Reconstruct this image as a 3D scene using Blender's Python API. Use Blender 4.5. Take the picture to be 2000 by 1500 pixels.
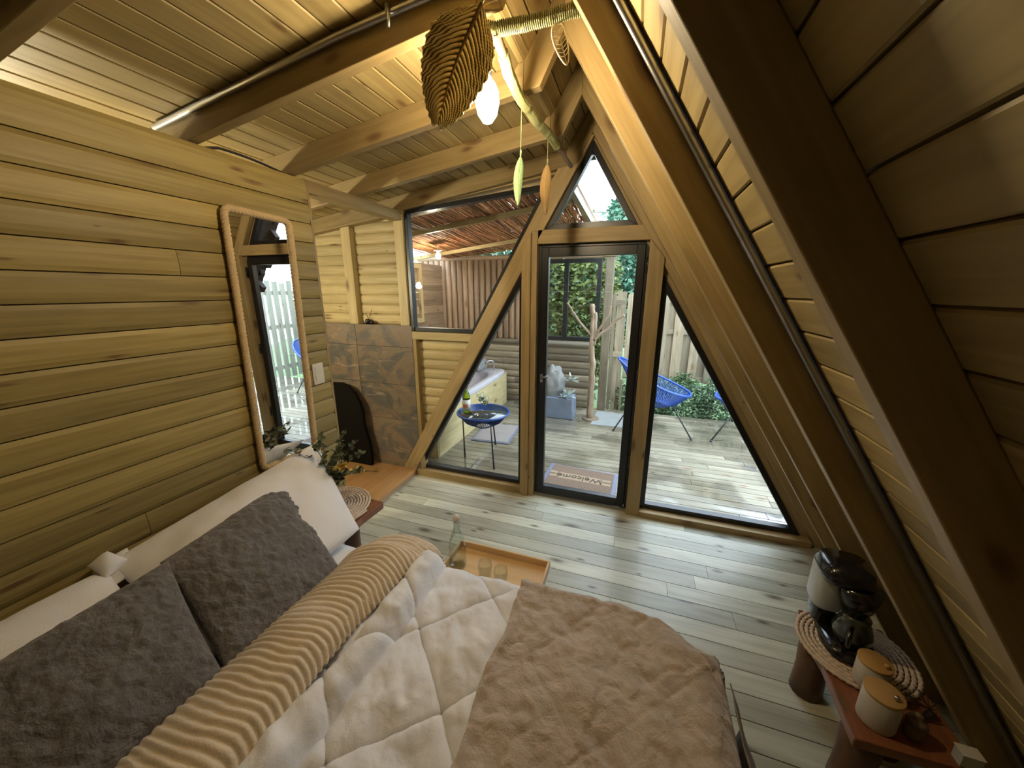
import bpy, bmesh, math, random
from mathutils import Vector, Matrix, noise
random.seed(7)
PI = math.pi
for o in list(bpy.data.objects): bpy.data.objects.remove(o)
SC = bpy.context.scene
COL = SC.collection

# ------------------------------------------------------------------ camera, world, exposure
cam_d = bpy.data.cameras.new('camera'); cam = bpy.data.objects.new('camera', cam_d); COL.objects.link(cam)
cam_d.sensor_fit = 'HORIZONTAL'; cam_d.sensor_width = 36.0; cam_d.lens = 703.04 / 2000 * 36
cam_d.clip_start = 0.02; cam_d.clip_end = 200
RX = (0.94652938, 0.32261091, 0.00207995); DY = (0.08268817, -0.23636243, -0.96814021); FZ = (-0.31184097, 0.91654515, -0.25040009)
cam.matrix_world = Matrix(((RX[0], -DY[0], -FZ[0], 0.0), (RX[1], -DY[1], -FZ[1], -2.7), (RX[2], -DY[2], -FZ[2], 1.69), (0, 0, 0, 1)))
SC.camera = cam
vs = SC.view_settings; SC.display_settings.display_device = 'sRGB'
vs.view_transform = 'Standard'; vs.look = 'None'; vs.exposure = 0.82; vs.gamma = 1.0; vs.use_curve_mapping = False
W = bpy.data.worlds.new('sky'); SC.world = W; W.use_nodes = True
nt = W.node_tree; nt.nodes.clear()
bg = nt.nodes.new('ShaderNodeBackground'); wo = nt.nodes.new('ShaderNodeOutputWorld')
tc = nt.nodes.new('ShaderNodeTexCoord'); sp = nt.nodes.new('ShaderNodeSeparateXYZ'); cr = nt.nodes.new('ShaderNodeValToRGB')
nt.links.new(tc.outputs['Generated'], sp.inputs[0]); nt.links.new(sp.outputs['Z'], cr.inputs[0]); nt.links.new(cr.outputs[0], bg.inputs[0]); nt.links.new(bg.outputs[0], wo.inputs[0])
cr.color_ramp.elements[0].position = 0.0; cr.color_ramp.elements[0].color = (.62, .70, .74, 1)
cr.color_ramp.elements[1].position = 0.5; cr.color_ramp.elements[1].color = (.74, .84, 1.0, 1)
bg.inputs[1].default_value = 5.6

BULB = 225.0        # main bulb emission
BATH = 900.0        # bathroom bulb emission
PORCH = 400.0      # porch bulb emission

# ------------------------------------------------------------------ materials
def mat(name):
    m = bpy.data.materials.new(name); m.use_nodes = True
    n = m.node_tree; b = n.nodes['Principled BSDF']; return m, n, b
def simple(name, col, rough=.6, metal=0, spec=.5, bump=0, bscale=60, var=0, sheen=0, coat=0, emit=0):
    m, n, b = mat(name)
    b.inputs['Base Color'].default_value = (*col, 1); b.inputs['Roughness'].default_value = rough
    b.inputs['Metallic'].default_value = metal; b.inputs['Specular IOR Level'].default_value = spec
    if sheen: b.inputs['Sheen Weight'].default_value = sheen; b.inputs['Sheen Roughness'].default_value = .5
    if coat: b.inputs['Coat Weight'].default_value = coat
    if emit: b.inputs['Emission Color'].default_value = (*col, 1); b.inputs['Emission Strength'].default_value = emit
    if bump or var:
        t = n.nodes.new('ShaderNodeTexCoord'); nz = n.nodes.new('ShaderNodeTexNoise')
        nz.inputs['Scale'].default_value = bscale; nz.inputs['Detail'].default_value = 4
        n.links.new(t.outputs['Object'], nz.inputs['Vector'])
        if bump:
            bp = n.nodes.new('ShaderNodeBump'); bp.inputs['Strength'].default_value = bump; bp.inputs['Distance'].default_value = .01
            n.links.new(nz.outputs['Fac'], bp.inputs['Height']); n.links.new(bp.outputs[0], b.inputs['Normal'])
        if var:
            mx = n.nodes.new('ShaderNodeMix'); mx.data_type = 'RGBA'
            mx.inputs['A'].default_value = (*[c * (1 - var) for c in col], 1); mx.inputs['B'].default_value = (*[min(1, c * (1 + var)) for c in col], 1)
            n.links.new(nz.outputs['Fac'], mx.inputs['Factor']); n.links.new(mx.outputs['Result'], b.inputs['Base Color'])
    return m
def glass_pane(name):
    m = bpy.data.materials.new(name); m.use_nodes = True; n = m.node_tree; n.nodes.clear()
    o = n.nodes.new('ShaderNodeOutputMaterial'); t = n.nodes.new('ShaderNodeBsdfTransparent'); g = n.nodes.new('ShaderNodeBsdfGlossy')
    t.inputs[0].default_value = (.93, .96, .95, 1); g.inputs['Roughness'].default_value = .01
    f = n.nodes.new('ShaderNodeFresnel'); mx = n.nodes.new('ShaderNodeMixShader')
    ge = n.nodes.new('ShaderNodeNewGeometry'); mr_ = n.nodes.new('ShaderNodeMapRange'); mr_.inputs['To Min'].default_value = 1.45; mr_.inputs['To Max'].default_value = 1 / 1.45
    n.links.new(ge.outputs['Backfacing'], mr_.inputs['Value']); n.links.new(mr_.outputs[0], f.inputs['IOR'])      # same reflectance on the way out of the thin pane
    n.links.new(f.outputs[0], mx.inputs[0]); n.links.new(t.outputs[0], mx.inputs[1]); n.links.new(g.outputs[0], mx.inputs[2]); n.links.new(mx.outputs[0], o.inputs[0])
    return m
def clear_glass(name, col=(1, 1, 1), rough=0.0):
    m, n, b = mat(name); b.inputs['Base Color'].default_value = (*col, 1); b.inputs['Roughness'].default_value = rough
    b.inputs['Transmission Weight'].default_value = 1; b.inputs['IOR'].default_value = 1.45; return m
def wood(name, c1, c2, knot=(.13, .07, .03), rough=.5, kd=.42, streak=1.0, bump=.15, tonev=.25, wet=False, coat=0):
    m, n, b = mat(name); N = n.nodes; L = n.links
    uv = N.new('ShaderNodeUVMap'); uv.uv_map = 'UV'
    at = N.new('ShaderNodeAttribute'); at.attribute_name = 'tone'
    def mp(sx, sy):
        k = N.new('ShaderNodeMapping'); k.inputs['Scale'].default_value = (sx, sy, 1); L.new(uv.outputs[0], k.inputs[0]); return k
    a = mp(1.4, 22); n1 = N.new('ShaderNodeTexNoise'); n1.inputs['Scale'].default_value = 1.6; n1.inputs['Detail'].default_value = 5; n1.inputs['Distortion'].default_value = .6; L.new(a.outputs[0], n1.inputs[0])
    a2 = mp(.8, 3.0); n2 = N.new('ShaderNodeTexNoise'); n2.inputs['Scale'].default_value = 2.2; n2.inputs['Detail'].default_value = 2; n2.inputs['Distortion'].default_value = 1.2; L.new(a2.outputs[0], n2.inputs[0])
    r1 = N.new('ShaderNodeMapRange'); r1.inputs['From Min'].default_value = .38; r1.inputs['From Max'].default_value = .64; L.new(n1.outputs['Fac'], r1.inputs['Value'])
    m1 = N.new('ShaderNodeMix'); m1.data_type = 'RGBA'; m1.inputs['A'].default_value = (*c1, 1); m1.inputs['B'].default_value = (*c2, 1)
    ad = N.new('ShaderNodeMath'); ad.operation = 'MULTIPLY_ADD'; ad.inputs[1].default_value = .6 * streak
    sb = N.new('ShaderNodeMapRange'); sb.inputs['From Min'].default_value = .3; sb.inputs['From Max'].default_value = .75; sb.inputs['To Max'].default_value = .6; L.new(n2.outputs['Fac'], sb.inputs['Value'])
    L.new(r1.outputs[0], ad.inputs[0]); L.new(sb.outputs[0], ad.inputs[2]); ad.use_clamp = True; L.new(ad.outputs[0], m1.inputs['Factor'])
    # knots
    a3 = mp(2.6, 7.0); vo = N.new('ShaderNodeTexVoronoi'); vo.voronoi_dimensions = '2D'; vo.inputs['Scale'].default_value = 1.0; L.new(a3.outputs[0], vo.inputs['Vector'])
    sc = N.new('ShaderNodeSeparateColor'); L.new(vo.outputs['Color'], sc.inputs[0])
    rad = N.new('ShaderNodeMapRange'); rad.inputs['From Min'].default_value = 1 - kd; rad.inputs['From Max'].default_value = 1; rad.inputs['To Min'].default_value = 0; rad.inputs['To Max'].default_value = .15; L.new(sc.outputs[0], rad.inputs['Value'])
    dv = N.new('ShaderNodeMath'); dv.operation = 'DIVIDE'; L.new(vo.outputs['Distance'], dv.inputs[0])
    mxr = N.new('ShaderNodeMath'); mxr.operation = 'MAXIMUM'; mxr.inputs[1].default_value = .001; L.new(rad.outputs[0], mxr.inputs[0]); L.new(mxr.outputs[0], dv.inputs[1])
    kr = N.new('ShaderNodeValToRGB'); e = kr.color_ramp.elements; e[0].position = .0; e[0].color = (1, 1, 1, 1); e[1].position = 1.0; e[1].color = (0, 0, 0, 1)
    q = kr.color_ramp.elements.new(.42); q.color = (.62, .62, .62, 1); q = kr.color_ramp.elements.new(.6); q.color = (.22, .22, .22, 1)
    hf = N.new('ShaderNodeMath'); hf.operation = 'MULTIPLY'; hf.inputs[1].default_value = .5; L.new(dv.outputs[0], hf.inputs[0]); L.new(hf.outputs[0], kr.inputs[0])
    m2 = N.new('ShaderNodeMix'); m2.data_type = 'RGBA'; L.new(kr.outputs[0], m2.inputs['Factor']); L.new(m1.outputs['Result'], m2.inputs['A']); m2.inputs['B'].default_value = (*knot, 1)
    # board tone
    tr = N.new('ShaderNodeMapRange'); tr.inputs['To Min'].default_value = 1 - tonev; tr.inputs['To Max'].default_value = 1 + tonev; L.new(at.outputs['Fac'], tr.inputs['Value'])
    m3 = N.new('ShaderNodeMix'); m3.data_type = 'RGBA'; m3.blend_type = 'MULTIPLY'; m3.inputs['Factor'].default_value = 1; L.new(m2.outputs['Result'], m3.inputs['A']); L.new(tr.outputs[0], m3.inputs['B'])
    L.new(m3.outputs['Result'], b.inputs['Base Color'])
    b.inputs['Roughness'].default_value = rough; b.inputs['Specular IOR Level'].default_value = .35
    if coat: b.inputs['Coat Weight'].default_value = coat; b.inputs['Coat Roughness'].default_value = .15
    bp = N.new('ShaderNodeBump'); bp.inputs['Strength'].default_value = bump; bp.inputs['Distance'].default_value = .003; L.new(n1.outputs['Fac'], bp.inputs['Height']); L.new(bp.outputs[0], b.inputs['Normal'])
    if wet:
        tcn = N.new('ShaderNodeTexCoord'); nw = N.new('ShaderNodeTexNoise'); nw.inputs['Scale'].default_value = 1.3; nw.inputs['Detail'].default_value = 3; L.new(tcn.outputs['Object'], nw.inputs[0])
        mw = N.new('ShaderNodeMapRange'); mw.inputs['From Min'].default_value = .44; mw.inputs['From Max'].default_value = .54; mw.inputs['To Min'].default_value = .42; mw.inputs['To Max'].default_value = .035; L.new(nw.outputs['Fac'], mw.inputs['Value']); L.new(mw.outputs[0], b.inputs['Roughness'])
        dk = N.new('ShaderNodeMapRange'); dk.inputs['From Min'].default_value = .44; dk.inputs['From Max'].default_value = .54; dk.inputs['To Min'].default_value = 1.0; dk.inputs['To Max'].default_value = .72; L.new(nw.outputs['Fac'], dk.inputs['Value'])
        m4 = N.new('ShaderNodeMix'); m4.data_type = 'RGBA'; m4.blend_type = 'MULTIPLY'; m4.inputs['Factor'].default_value = 1; L.new(m3.outputs['Result'], m4.inputs['A']); L.new(dk.outputs[0], m4.inputs['B']); L.new(m4.outputs['Result'], b.inputs['Base Color'])
        cw = N.new('ShaderNodeMapRange'); cw.inputs['From Min'].default_value = .44; cw.inputs['From Max'].default_value = .54; L.new(nw.outputs['Fac'], cw.inputs['Value']); L.new(cw.outputs[0], b.inputs['Coat Weight']); b.inputs['Coat Roughness'].default_value = .04
    return m
def cloth(name, col, rough=.85, bump=.2, scale=250, sheen=.3, big=0, bigscale=6, var=.06):
    m, n, b = mat(name); N = n.nodes; L = n.links
    b.inputs['Roughness'].default_value = rough; b.inputs['Specular IOR Level'].default_value = .2
    b.inputs['Sheen Weight'].default_value = sheen
    t = N.new('ShaderNodeTexCoord'); n1 = N.new('ShaderNodeTexNoise'); n1.inputs['Scale'].default_value = scale; n1.inputs['Detail'].default_value = 3; L.new(t.outputs['Object'], n1.inputs[0])
    n2 = N.new('ShaderNodeTexNoise'); n2.inputs['Scale'].default_value = bigscale; n2.inputs['Detail'].default_value = 5; n2.inputs['Distortion'].default_value = .8; L.new(t.outputs['Object'], n2.inputs[0])
    bp = N.new('ShaderNodeBump'); bp.inputs['Strength'].default_value = bump; bp.inputs['Distance'].default_value = .004; L.new(n1.outputs['Fac'], bp.inputs['Height'])
    b2 = N.new('ShaderNodeBump'); b2.inputs['Strength'].default_value = big; b2.inputs['Distance'].default_value = .03; L.new(n2.outputs['Fac'], b2.inputs['Height']); L.new(bp.outputs[0], b2.inputs['Normal']); L.new(b2.outputs[0], b.inputs['Normal'])
    mx = N.new('ShaderNodeMix'); mx.data_type = 'RGBA'; mx.inputs['A'].default_value = (*[c * (1 - var) for c in col], 1); mx.inputs['B'].default_value = (*[min(1, c * (1 + var)) for c in col], 1)
    L.new(n2.outputs['Fac'], mx.inputs['Factor']); L.new(mx.outputs['Result'], b.inputs['Base Color'])
    return m
def slate(name):
    m, n, b = mat(name); N = n.nodes; L = n.links
    uv = N.new('ShaderNodeUVMap'); uv.uv_map = 'UV'; at = N.new('ShaderNodeAttribute'); at.attribute_name = 'tone'
    n1 = N.new('ShaderNodeTexNoise'); n1.inputs['Scale'].default_value = 3.2; n1.inputs['Detail'].default_value = 8; n1.inputs['Roughness'].default_value = .62; n1.inputs['Distortion'].default_value = 1.6; L.new(uv.outputs[0], n1.inputs[0])
    cr = N.new('ShaderNodeValToRGB'); L.new(n1.outputs['Fac'], cr.inputs[0]); e = cr.color_ramp.elements
    e[0].position = .3; e[0].color = (.075, .072, .062, 1); e[1].position = .75; e[1].color = (.34, .24, .15, 1)
    x = e.new(.45); x.color = (.105, .10, .092, 1); x = e.new(.56); x.color = (.20, .14, .09, 1); x = e.new(.64); x.color = (.15, .135, .11, 1)
    mp = N.new('ShaderNodeMapping'); mp.inputs['Rotation'].default_value = (0, 0, .9); mp.inputs['Scale'].default_value = (2, 14, 1); L.new(uv.outputs[0], mp.inputs[0])
    n3 = N.new('ShaderNodeTexNoise'); n3.inputs['Scale'].default_value = 1.5; n3.inputs['Detail'].default_value = 6; n3.inputs['Distortion'].default_value = 1.5; L.new(mp.outputs[0], n3.inputs[0])
    vr = N.new('ShaderNodeMapRange'); vr.inputs['From Min'].default_value = .6; vr.inputs['From Max'].default_value = .72; vr.inputs['To Max'].default_value = .45; L.new(n3.outputs['Fac'], vr.inputs['Value'])
    mv = N.new('ShaderNodeMix'); mv.data_type = 'RGBA'; mv.inputs['B'].default_value = (.5, .4, .28, 1); L.new(cr.outputs[0], mv.inputs['A']); L.new(vr.outputs[0], mv.inputs['Factor'])
    tr = N.new('ShaderNodeMapRange'); tr.inputs['To Min'].default_value = .8; tr.inputs['To Max'].default_value = 1.25; L.new(at.outputs['Fac'], tr.inputs['Value'])
    m3 = N.new('ShaderNodeMix'); m3.data_type = 'RGBA'; m3.blend_type = 'MULTIPLY'; m3.inputs['Factor'].default_value = 1; L.new(mv.outputs['Result'], m3.inputs['A']); L.new(tr.outputs[0], m3.inputs['B']); L.new(m3.outputs['Result'], b.inputs['Base Color'])
    b.inputs['Roughness'].default_value = .42
    bp = N.new('ShaderNodeBump'); bp.inputs['Strength'].default_value = .5; bp.inputs['Distance'].default_value = .006; L.new(n1.outputs['Fac'], bp.inputs['Height']); L.new(bp.outputs[0], b.inputs['Normal'])
    return m
def leafmat(name, c1, c2, scale=7, trans=.25):
    m, n, b = mat(name); N = n.nodes; L = n.links
    at = N.new('ShaderNodeAttribute'); at.attribute_name = 'tone'
    mx = N.new('ShaderNodeMix'); mx.data_type = 'RGBA'; mx.inputs['A'].default_value = (*c1, 1); mx.inputs['B'].default_value = (*c2, 1); L.new(at.outputs['Fac'], mx.inputs['Factor']); L.new(mx.outputs['Result'], b.inputs['Base Color'])
    b.inputs['Roughness'].default_value = .55; b.inputs['Transmission Weight'].default_value = 0
    return m

M = {}
PA, PB = (.36, .28, .105), (.245, .18, .06)
M['pine'] = wood('pine', PA, PB)
M['pine_roof'] = wood('pine_roof', (.39, .30, .135), (.27, .20, .085), kd=.25, tonev=.22)
M['pine_floor'] = wood('pine_floor', (.55, .54, .43), (.38, .37, .28), knot=(.10, .075, .05), rough=.42, kd=.6, tonev=.24, coat=.15)
M['beam'] = wood('beam_wood', (.34, .25, .115), (.235, .165, .07), kd=.35, tonev=.15)
M['beam_light'] = wood('gable_beam_wood', (.42, .31, .155), (.30, .215, .10), kd=.35, tonev=.12)
M['log'] = wood('round_pole_wood', (.32, .21, .125), (.19, .12, .07), kd=.35, tonev=.3, rough=.6)
M['siding'] = wood('siding_wood', (.52, .43, .23), (.38, .30, .145), kd=.3, tonev=.15)
M['deck'] = wood('deck_wood', (.27, .245, .175), (.165, .14, .095), rough=.4, kd=.3, wet=True, tonev=.25)
M['fence'] = wood('fence_wood', (.27, .225, .15), (.17, .13, .08), kd=.35, tonev=.45)
M['fencepale'] = wood('pale_fence_wood', (.34, .34, .28), (.24, .24, .19), kd=.25, tonev=.15)
M['redwood'] = wood('red_slab_wood', (.27, .10, .045), (.17, .058, .025), kd=.12, rough=.3, tonev=.1, coat=.3)
M['orange'] = wood('orange_slab_wood', (.46, .27, .12), (.36, .19, .075), kd=.1, rough=.32, tonev=.1, coat=.3)
M['bamboo'] = wood('bamboo_wood', (.74, .52, .28), (.64, .43, .21), kd=.0, rough=.35, tonev=.1)
M['darklog'] = wood('dark_log_wood', (.17, .085, .045), (.10, .05, .028), kd=.3, rough=.45, tonev=.2)
M['drift'] = wood('driftwood', (.30, .22, .15), (.15, .10, .06), kd=.3, rough=.7, tonev=.2)
M['black'] = simple('black_aluminium', (.012, .012, .014), .35)
M['glass'] = glass_pane('window_glass')
M['tile'] = slate('slate_tile')
M['grout'] = simple('tile_grout', (.33, .24, .15), .8)
M['white'] = cloth('white_cotton', (.82, .82, .85), big=.12, bigscale=5, var=.02)
M['duvet'] = cloth('white_duvet', (.79, .80, .85), big=.15, bigscale=18, var=.02)
M['cream'] = cloth('cream_plush', (.68, .57, .43), bump=.4, scale=180, sheen=.6, big=.15, bigscale=20)
M['greyfur'] = cloth('grey_fur', (.15, .14, .14), bump=.9, scale=120, sheen=.35, big=.6, bigscale=13, var=.28)
M['brownfur'] = cloth('brown_plush', (.47, .39, .33), bump=.5, scale=160, sheen=.5, big=.45, bigscale=14, var=.16)
M['browncloth'] = cloth('brown_lining', (.22, .17, .13), bump=.2, scale=160, sheen=.2, var=.05)
M['rope'] = cloth('natural_rope', (.55, .41, .24), bump=.6, scale=300, sheen=.1, var=.25)
M['mat'] = cloth('woven_fibre', (.66, .53, .41), bump=.5, scale=200, sheen=.1, big=.2, bigscale=60, var=.3)
M['mirror'] = simple('mirror_glass', (.9, .92, .92), .0, metal=1)
M['steel'] = simple('galvanised_steel', (.42, .42, .42), .32, metal=1)
M['plate'] = simple('white_plastic', (.62, .58, .5), .4)
M['darkp'] = simple('black_plastic', (.008, .008, .009), .18, coat=.4)
M['greyp'] = simple('grey_plastic', (.50, .52, .52), .3)
M['cglass'] = glass_pane('clear_thin_glass')
M['gglass'] = clear_glass('green_glass', (.35, .5, .02), .02)
M['wine'] = clear_glass('white_wine', (.95, .85, .35))
M['dglass'] = simple('smoked_glass', (.03, .04, .035), .05, coat=1)
M['ceramic'] = simple('white_ceramic', (.55, .50, .44), .45)
M['lid'] = wood('canister_lid_wood', (.52, .33, .13), (.44, .26, .09), kd=.0, rough=.4, tonev=.05)
M['blue'] = simple('blue_cord', (.01, .055, .27), .35)
M['bluep'] = simple('blue_enamel', (.02, .11, .33), .3)
M['mossrope'] = cloth('green_twine', (.30, .31, .14), bump=1, scale=260, sheen=.2, var=.35)
M['goldleaf'] = simple('antique_gold_metal', (.62, .40, .10), .22, metal=.75, var=.45, bscale=14)
def gold():
    m, n, b = mat('antique_gold_leaf'); N = n.nodes; L = n.links
    uv = N.new('ShaderNodeUVMap'); uv.uv_map = 'UV'; sp = N.new('ShaderNodeSeparateXYZ'); L.new(uv.outputs[0], sp.inputs[0])
    def mth(op, a, b_=None, c=None):
        k = N.new('ShaderNodeMath'); k.operation = op
        for i, q in enumerate((a, b_, c)):
            if q is None: continue
            if isinstance(q, (int, float)): k.inputs[i].default_value = q
            else: L.new(q, k.inputs[i])
        return k.outputs[0]
    a = mth('ABSOLUTE', mth('MULTIPLY_ADD', sp.outputs[0], 2.0, -1.0)); ph = mth('MULTIPLY_ADD', mth('POWER', a, 1.4), -.30, sp.outputs[1])
    sn = mth('MULTIPLY_ADD', mth('SINE', mth('MULTIPLY', ph, 2 * PI * 20)), .5, .5)
    nz = N.new('ShaderNodeTexNoise'); nz.inputs['Scale'].default_value = 5; nz.inputs['Detail'].default_value = 4; L.new(uv.outputs[0], nz.inputs[0])
    f_ = mth('MULTIPLY', sn, mth('MULTIPLY_ADD', nz.outputs['Fac'], 1.6, -.1)); cr = N.new('ShaderNodeValToRGB'); L.new(f_, cr.inputs[0]); e = cr.color_ramp.elements
    e[0].position = .12; e[0].color = (.05, .09, .02, 1); e[1].position = .62; e[1].color = (.95, .82, .42, 1); x = e.new(.34); x.color = (.55, .32, .08, 1)
    L.new(cr.outputs[0], b.inputs['Base Color']); b.inputs['Metallic'].default_value = .35; b.inputs['Roughness'].default_value = .2
    return m
M['goldleaf'] = gold()
M['brown_rib'] = simple('dark_bronze', (.10, .06, .03), .35, metal=.8)
M['greenyarn'] = cloth('green_yarn', (.16, .26, .11), bump=1, scale=300, sheen=.3, var=.3)
M['tanyarn'] = cloth('tan_yarn', (.36, .22, .08), bump=1, scale=300, sheen=.3, var=.3)
M['straw'] = simple('straw_wire', (.72, .60, .38), .5)
M['tub'] = simple('white_acrylic', (.50, .48, .50), .2)
M['pvc'] = simple('rubber_black', (.02, .02, .02), .6)
M['mauve'] = cloth('bath_mat_cotton', (.24, .205, .19), bump=.4, scale=200)
M['stonep'] = simple('blue_grey_stone', (.13, .16, .21), .6, var=.3, bscale=8, bump=.3)
M['rock'] = simple('grey_rock', (.20, .20, .19), .8, var=.4, bscale=9, bump=.8)
M['agave'] = leafmat('pale_succulent', (.30, .38, .34), (.55, .62, .58))
M['euc'] = leafmat('eucalyptus_leaf', (.03, .05, .02), (.12, .14, .07))
M['yellowleaf'] = leafmat('yellow_leaf', (.55, .30, .05), (.6, .5, .12))
M['leafA'] = leafmat('tree_leaf_olive', (.045, .065, .014), (.17, .20, .045))
M['leafB'] = leafmat('tree_leaf_teal', (.025, .085, .05), (.08, .21, .13))
M['leafC'] = leafmat('shrub_leaf', (.02, .055, .015), (.09, .16, .06))
M['bark'] = simple('bark', (.14, .10, .07), .9, var=.4, bscale=12, bump=.5)
M['reed'] = wood('reed_thatch', (.46, .22, .10), (.30, .12, .05), kd=0, tonev=.9, rough=.7)
M['shingle'] = simple('dark_roof_tile', (.035, .022, .02), .8, var=.3, bscale=20)
M['concrete'] = simple('concrete', (.26, .27, .26), .75, var=.2, bscale=8, bump=.3)
M['ground'] = simple('ground_grass', (.10, .16, .06), .95, var=.5, bscale=5, bump=.6)
M['coir'] = simple('coir_doormat', (.17, .11, .075), .95, var=.35, bscale=90, bump=.8)
M['coirlight'] = simple('coir_pattern', (.30, .22, .14), .95, var=.2, bscale=90)
M['ink'] = simple('dark_print', (.06, .04, .03), .9)
M['rubbergrey'] = simple('grey_rubber', (.13, .145, .21), .6)
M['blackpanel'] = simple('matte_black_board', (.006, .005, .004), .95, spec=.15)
M['label'] = simple('cream_paper', (.72, .66, .60), .6)
M['labelred'] = simple('salmon_print', (.62, .22, .13), .6)
M['wire'] = simple('wire_mesh_metal', (.12, .13, .11), .5, metal=.6)
M['bulb'] = simple('warm_bulb_glow', (1.0, .80, .50), .3, emit=BULB)
M['bathbulb'] = simple('bath_bulb_glow', (1.0, .92, .68), .3, emit=BATH)
M['porchbulb'] = simple('porch_bulb_glow', (1.0, .84, .62), .3, emit=PORCH)
M['coffee_dark'] = simple('dark_pod', (.02, .012, .01), .4)

# ------------------------------------------------------------------ mesh builder
class MB:
    def __init__(s):
        s.b = bmesh.new(); s.uv = s.b.loops.layers.uv.new('UV'); s.tone = s.b.faces.layers.float.new('tone'); s.t = None; s.off = (0, 0)
    def seed(s):
        s.t = random.random(); s.off = (random.random() * 40, random.random() * 40)
    def face(s, vs, uvs=None, sm=False):
        try: f = s.b.faces.new(vs)
        except ValueError: return None
        f[s.tone] = s.t if s.t is not None else .5; f.smooth = sm
        if uvs:
            for l, u in zip(f.loops, uvs): l[s.uv].uv = (u[0] + s.off[0], u[1] + s.off[1])
        return f
    def prism(s, pts, ext, grain=None, bev=0):
        """polygon pts (3D), extruded by vector ext; grain = direction of the wood grain"""
        s.seed(); pts = [Vector(p) for p in pts]; ext = Vector(ext)
        g = Vector(grain).normalized() if grain else ext.normalized()
        n = (pts[1] - pts[0]).cross(pts[2] - pts[0]).normalized()
        if n.dot(ext) > 0: pts.reverse()
        A = [s.b.verts.new(p) for p in pts]; B = [s.b.verts.new(p + ext) for p in pts]; N = len(A); fs = []
        def uvf(f):
            if f is None: return
            f.normal_update(); nn = f.normal; h = g - nn * g.dot(nn)
            if h.length < .3:
                h = Vector((1, 0, 0)) if abs(nn.x) < .9 else Vector((0, 1, 0)); h = h - nn * h.dot(nn)
            h.normalize(); w = nn.cross(h)
            for l in f.loops: l[s.uv].uv = (l.vert.co.dot(h) + s.off[0], l.vert.co.dot(w) + s.off[1])
        uvf(s.face(A)); uvf(s.face(B[::-1]))
        for i in range(N): uvf(s.face([A[i], B[i], B[(i + 1) % N], A[(i + 1) % N]]))
        return s
    def box(s, lo, hi, grain=(1, 0, 0)):
        (x0, y0, z0), (x1, y1, z1) = lo, hi
        return s.prism([(x0, y0, z0), (x1, y0, z0), (x1, y1, z0), (x0, y1, z0)], (0, 0, z1 - z0), grain)
    def beam(s, a, b, w, h, up=(0, 0, 1)):
        a = Vector(a); b = Vector(b); d = (b - a).normalized(); u = Vector(up); r = d.cross(u).normalized(); u = r.cross(d).normalized()
        return s.prism([a - r * w / 2 - u * h / 2, a + r * w / 2 - u * h / 2, a + r * w / 2 + u * h / 2, a - r * w / 2 + u * h / 2], b - a, d)
    def tube(s, pts, r, seg=10, cap=True, closed=False, newseed=True, squash=None):
        if newseed: s.seed()
        pts = [Vector(p) for p in pts]; n = len(pts); rr = r if isinstance(r, (list, tuple)) else [r] * n
        up = Vector((0, 0, 1)); prev = None; rings = []; L = 0
        for i, p in enumerate(pts):
            if closed: d = pts[(i + 1) % n] - pts[i - 1]
            else: d = pts[min(i + 1, n - 1)] - pts[max(i - 1, 0)]
            if d.length < 1e-9: d = Vector((0, 0, 1))
            d.normalize()
            if prev is None:
                x = d.orthogonal().normalized()
            else:
                x = prev - d * prev.dot(d)
                x = x.normalized() if x.length > 1e-6 else d.orthogonal().normalized()
            prev = x; y = d.cross(x)
            if i: L += (p - pts[i - 1]).length
            rings.append(([s.b.verts.new(p + (x * math.cos(2 * PI * k / seg) + y * math.sin(2 * PI * k / seg)) * rr[i]) for k in range(seg)], L, rr[i]))
        m = n if closed else n - 1
        for i in range(m):
            A, la, ra = rings[i]; B, lb, rb = rings[(i + 1) % n]
            for k in range(seg):
                k2 = (k + 1) % seg; c = 2 * PI * ra / seg
                s.face([A[k], A[k2], B[k2], B[k]], [(la, k * c), (la, (k + 1) * c), (lb, (k + 1) * c), (lb, k * c)], True)
        if cap and not closed:
            for ring, fl in ((rings[0][0], True), (rings[-1][0], False)):
                s.face(ring[::-1] if fl else ring, [(math.cos(2 * PI * k / seg) * rr[0], math.sin(2 * PI * k / seg) * rr[0]) for k in range(seg)])
        return s
    def lathe(s, prof, c=(0, 0, 0), seg=24, axis=None, sm=True, rot=None):
        s.seed(); c = Vector(c); R = rot or Matrix.Identity(3); rings = []
        for r, z in prof:
            if r < 1e-5: rings.append([s.b.verts.new(c + R @ Vector((0, 0, z)))])
            else: rings.append([s.b.verts.new(c + R @ Vector((r * math.cos(2 * PI * k / seg), r * math.sin(2 * PI * k / seg), z))) for k in range(seg)])
        for i in range(len(rings) - 1):
            A, B = rings[i], rings[i + 1]
            for k in range(seg):
                k2 = (k + 1) % seg; u0, u1 = k / seg * .3, (k + 1) / seg * .3; v0, v1 = prof[i][1], prof[i + 1][1]
                if len(A) == 1 and len(B) == 1: continue
                if len(A) == 1: s.face([A[0], B[k], B[k2]][::-1][::-1], [(u0, v0), (u0, v1), (u1, v1)], sm)
                elif len(B) == 1: s.face([A[k], A[k2], B[0]], [(u0, v0), (u1, v0), (u0, v1)], sm)
                else: s.face([A[k], A[k2], B[k2], B[k]], [(u0, v0), (u1, v0), (u1, v1), (u0, v1)], sm)
        return s
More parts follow.
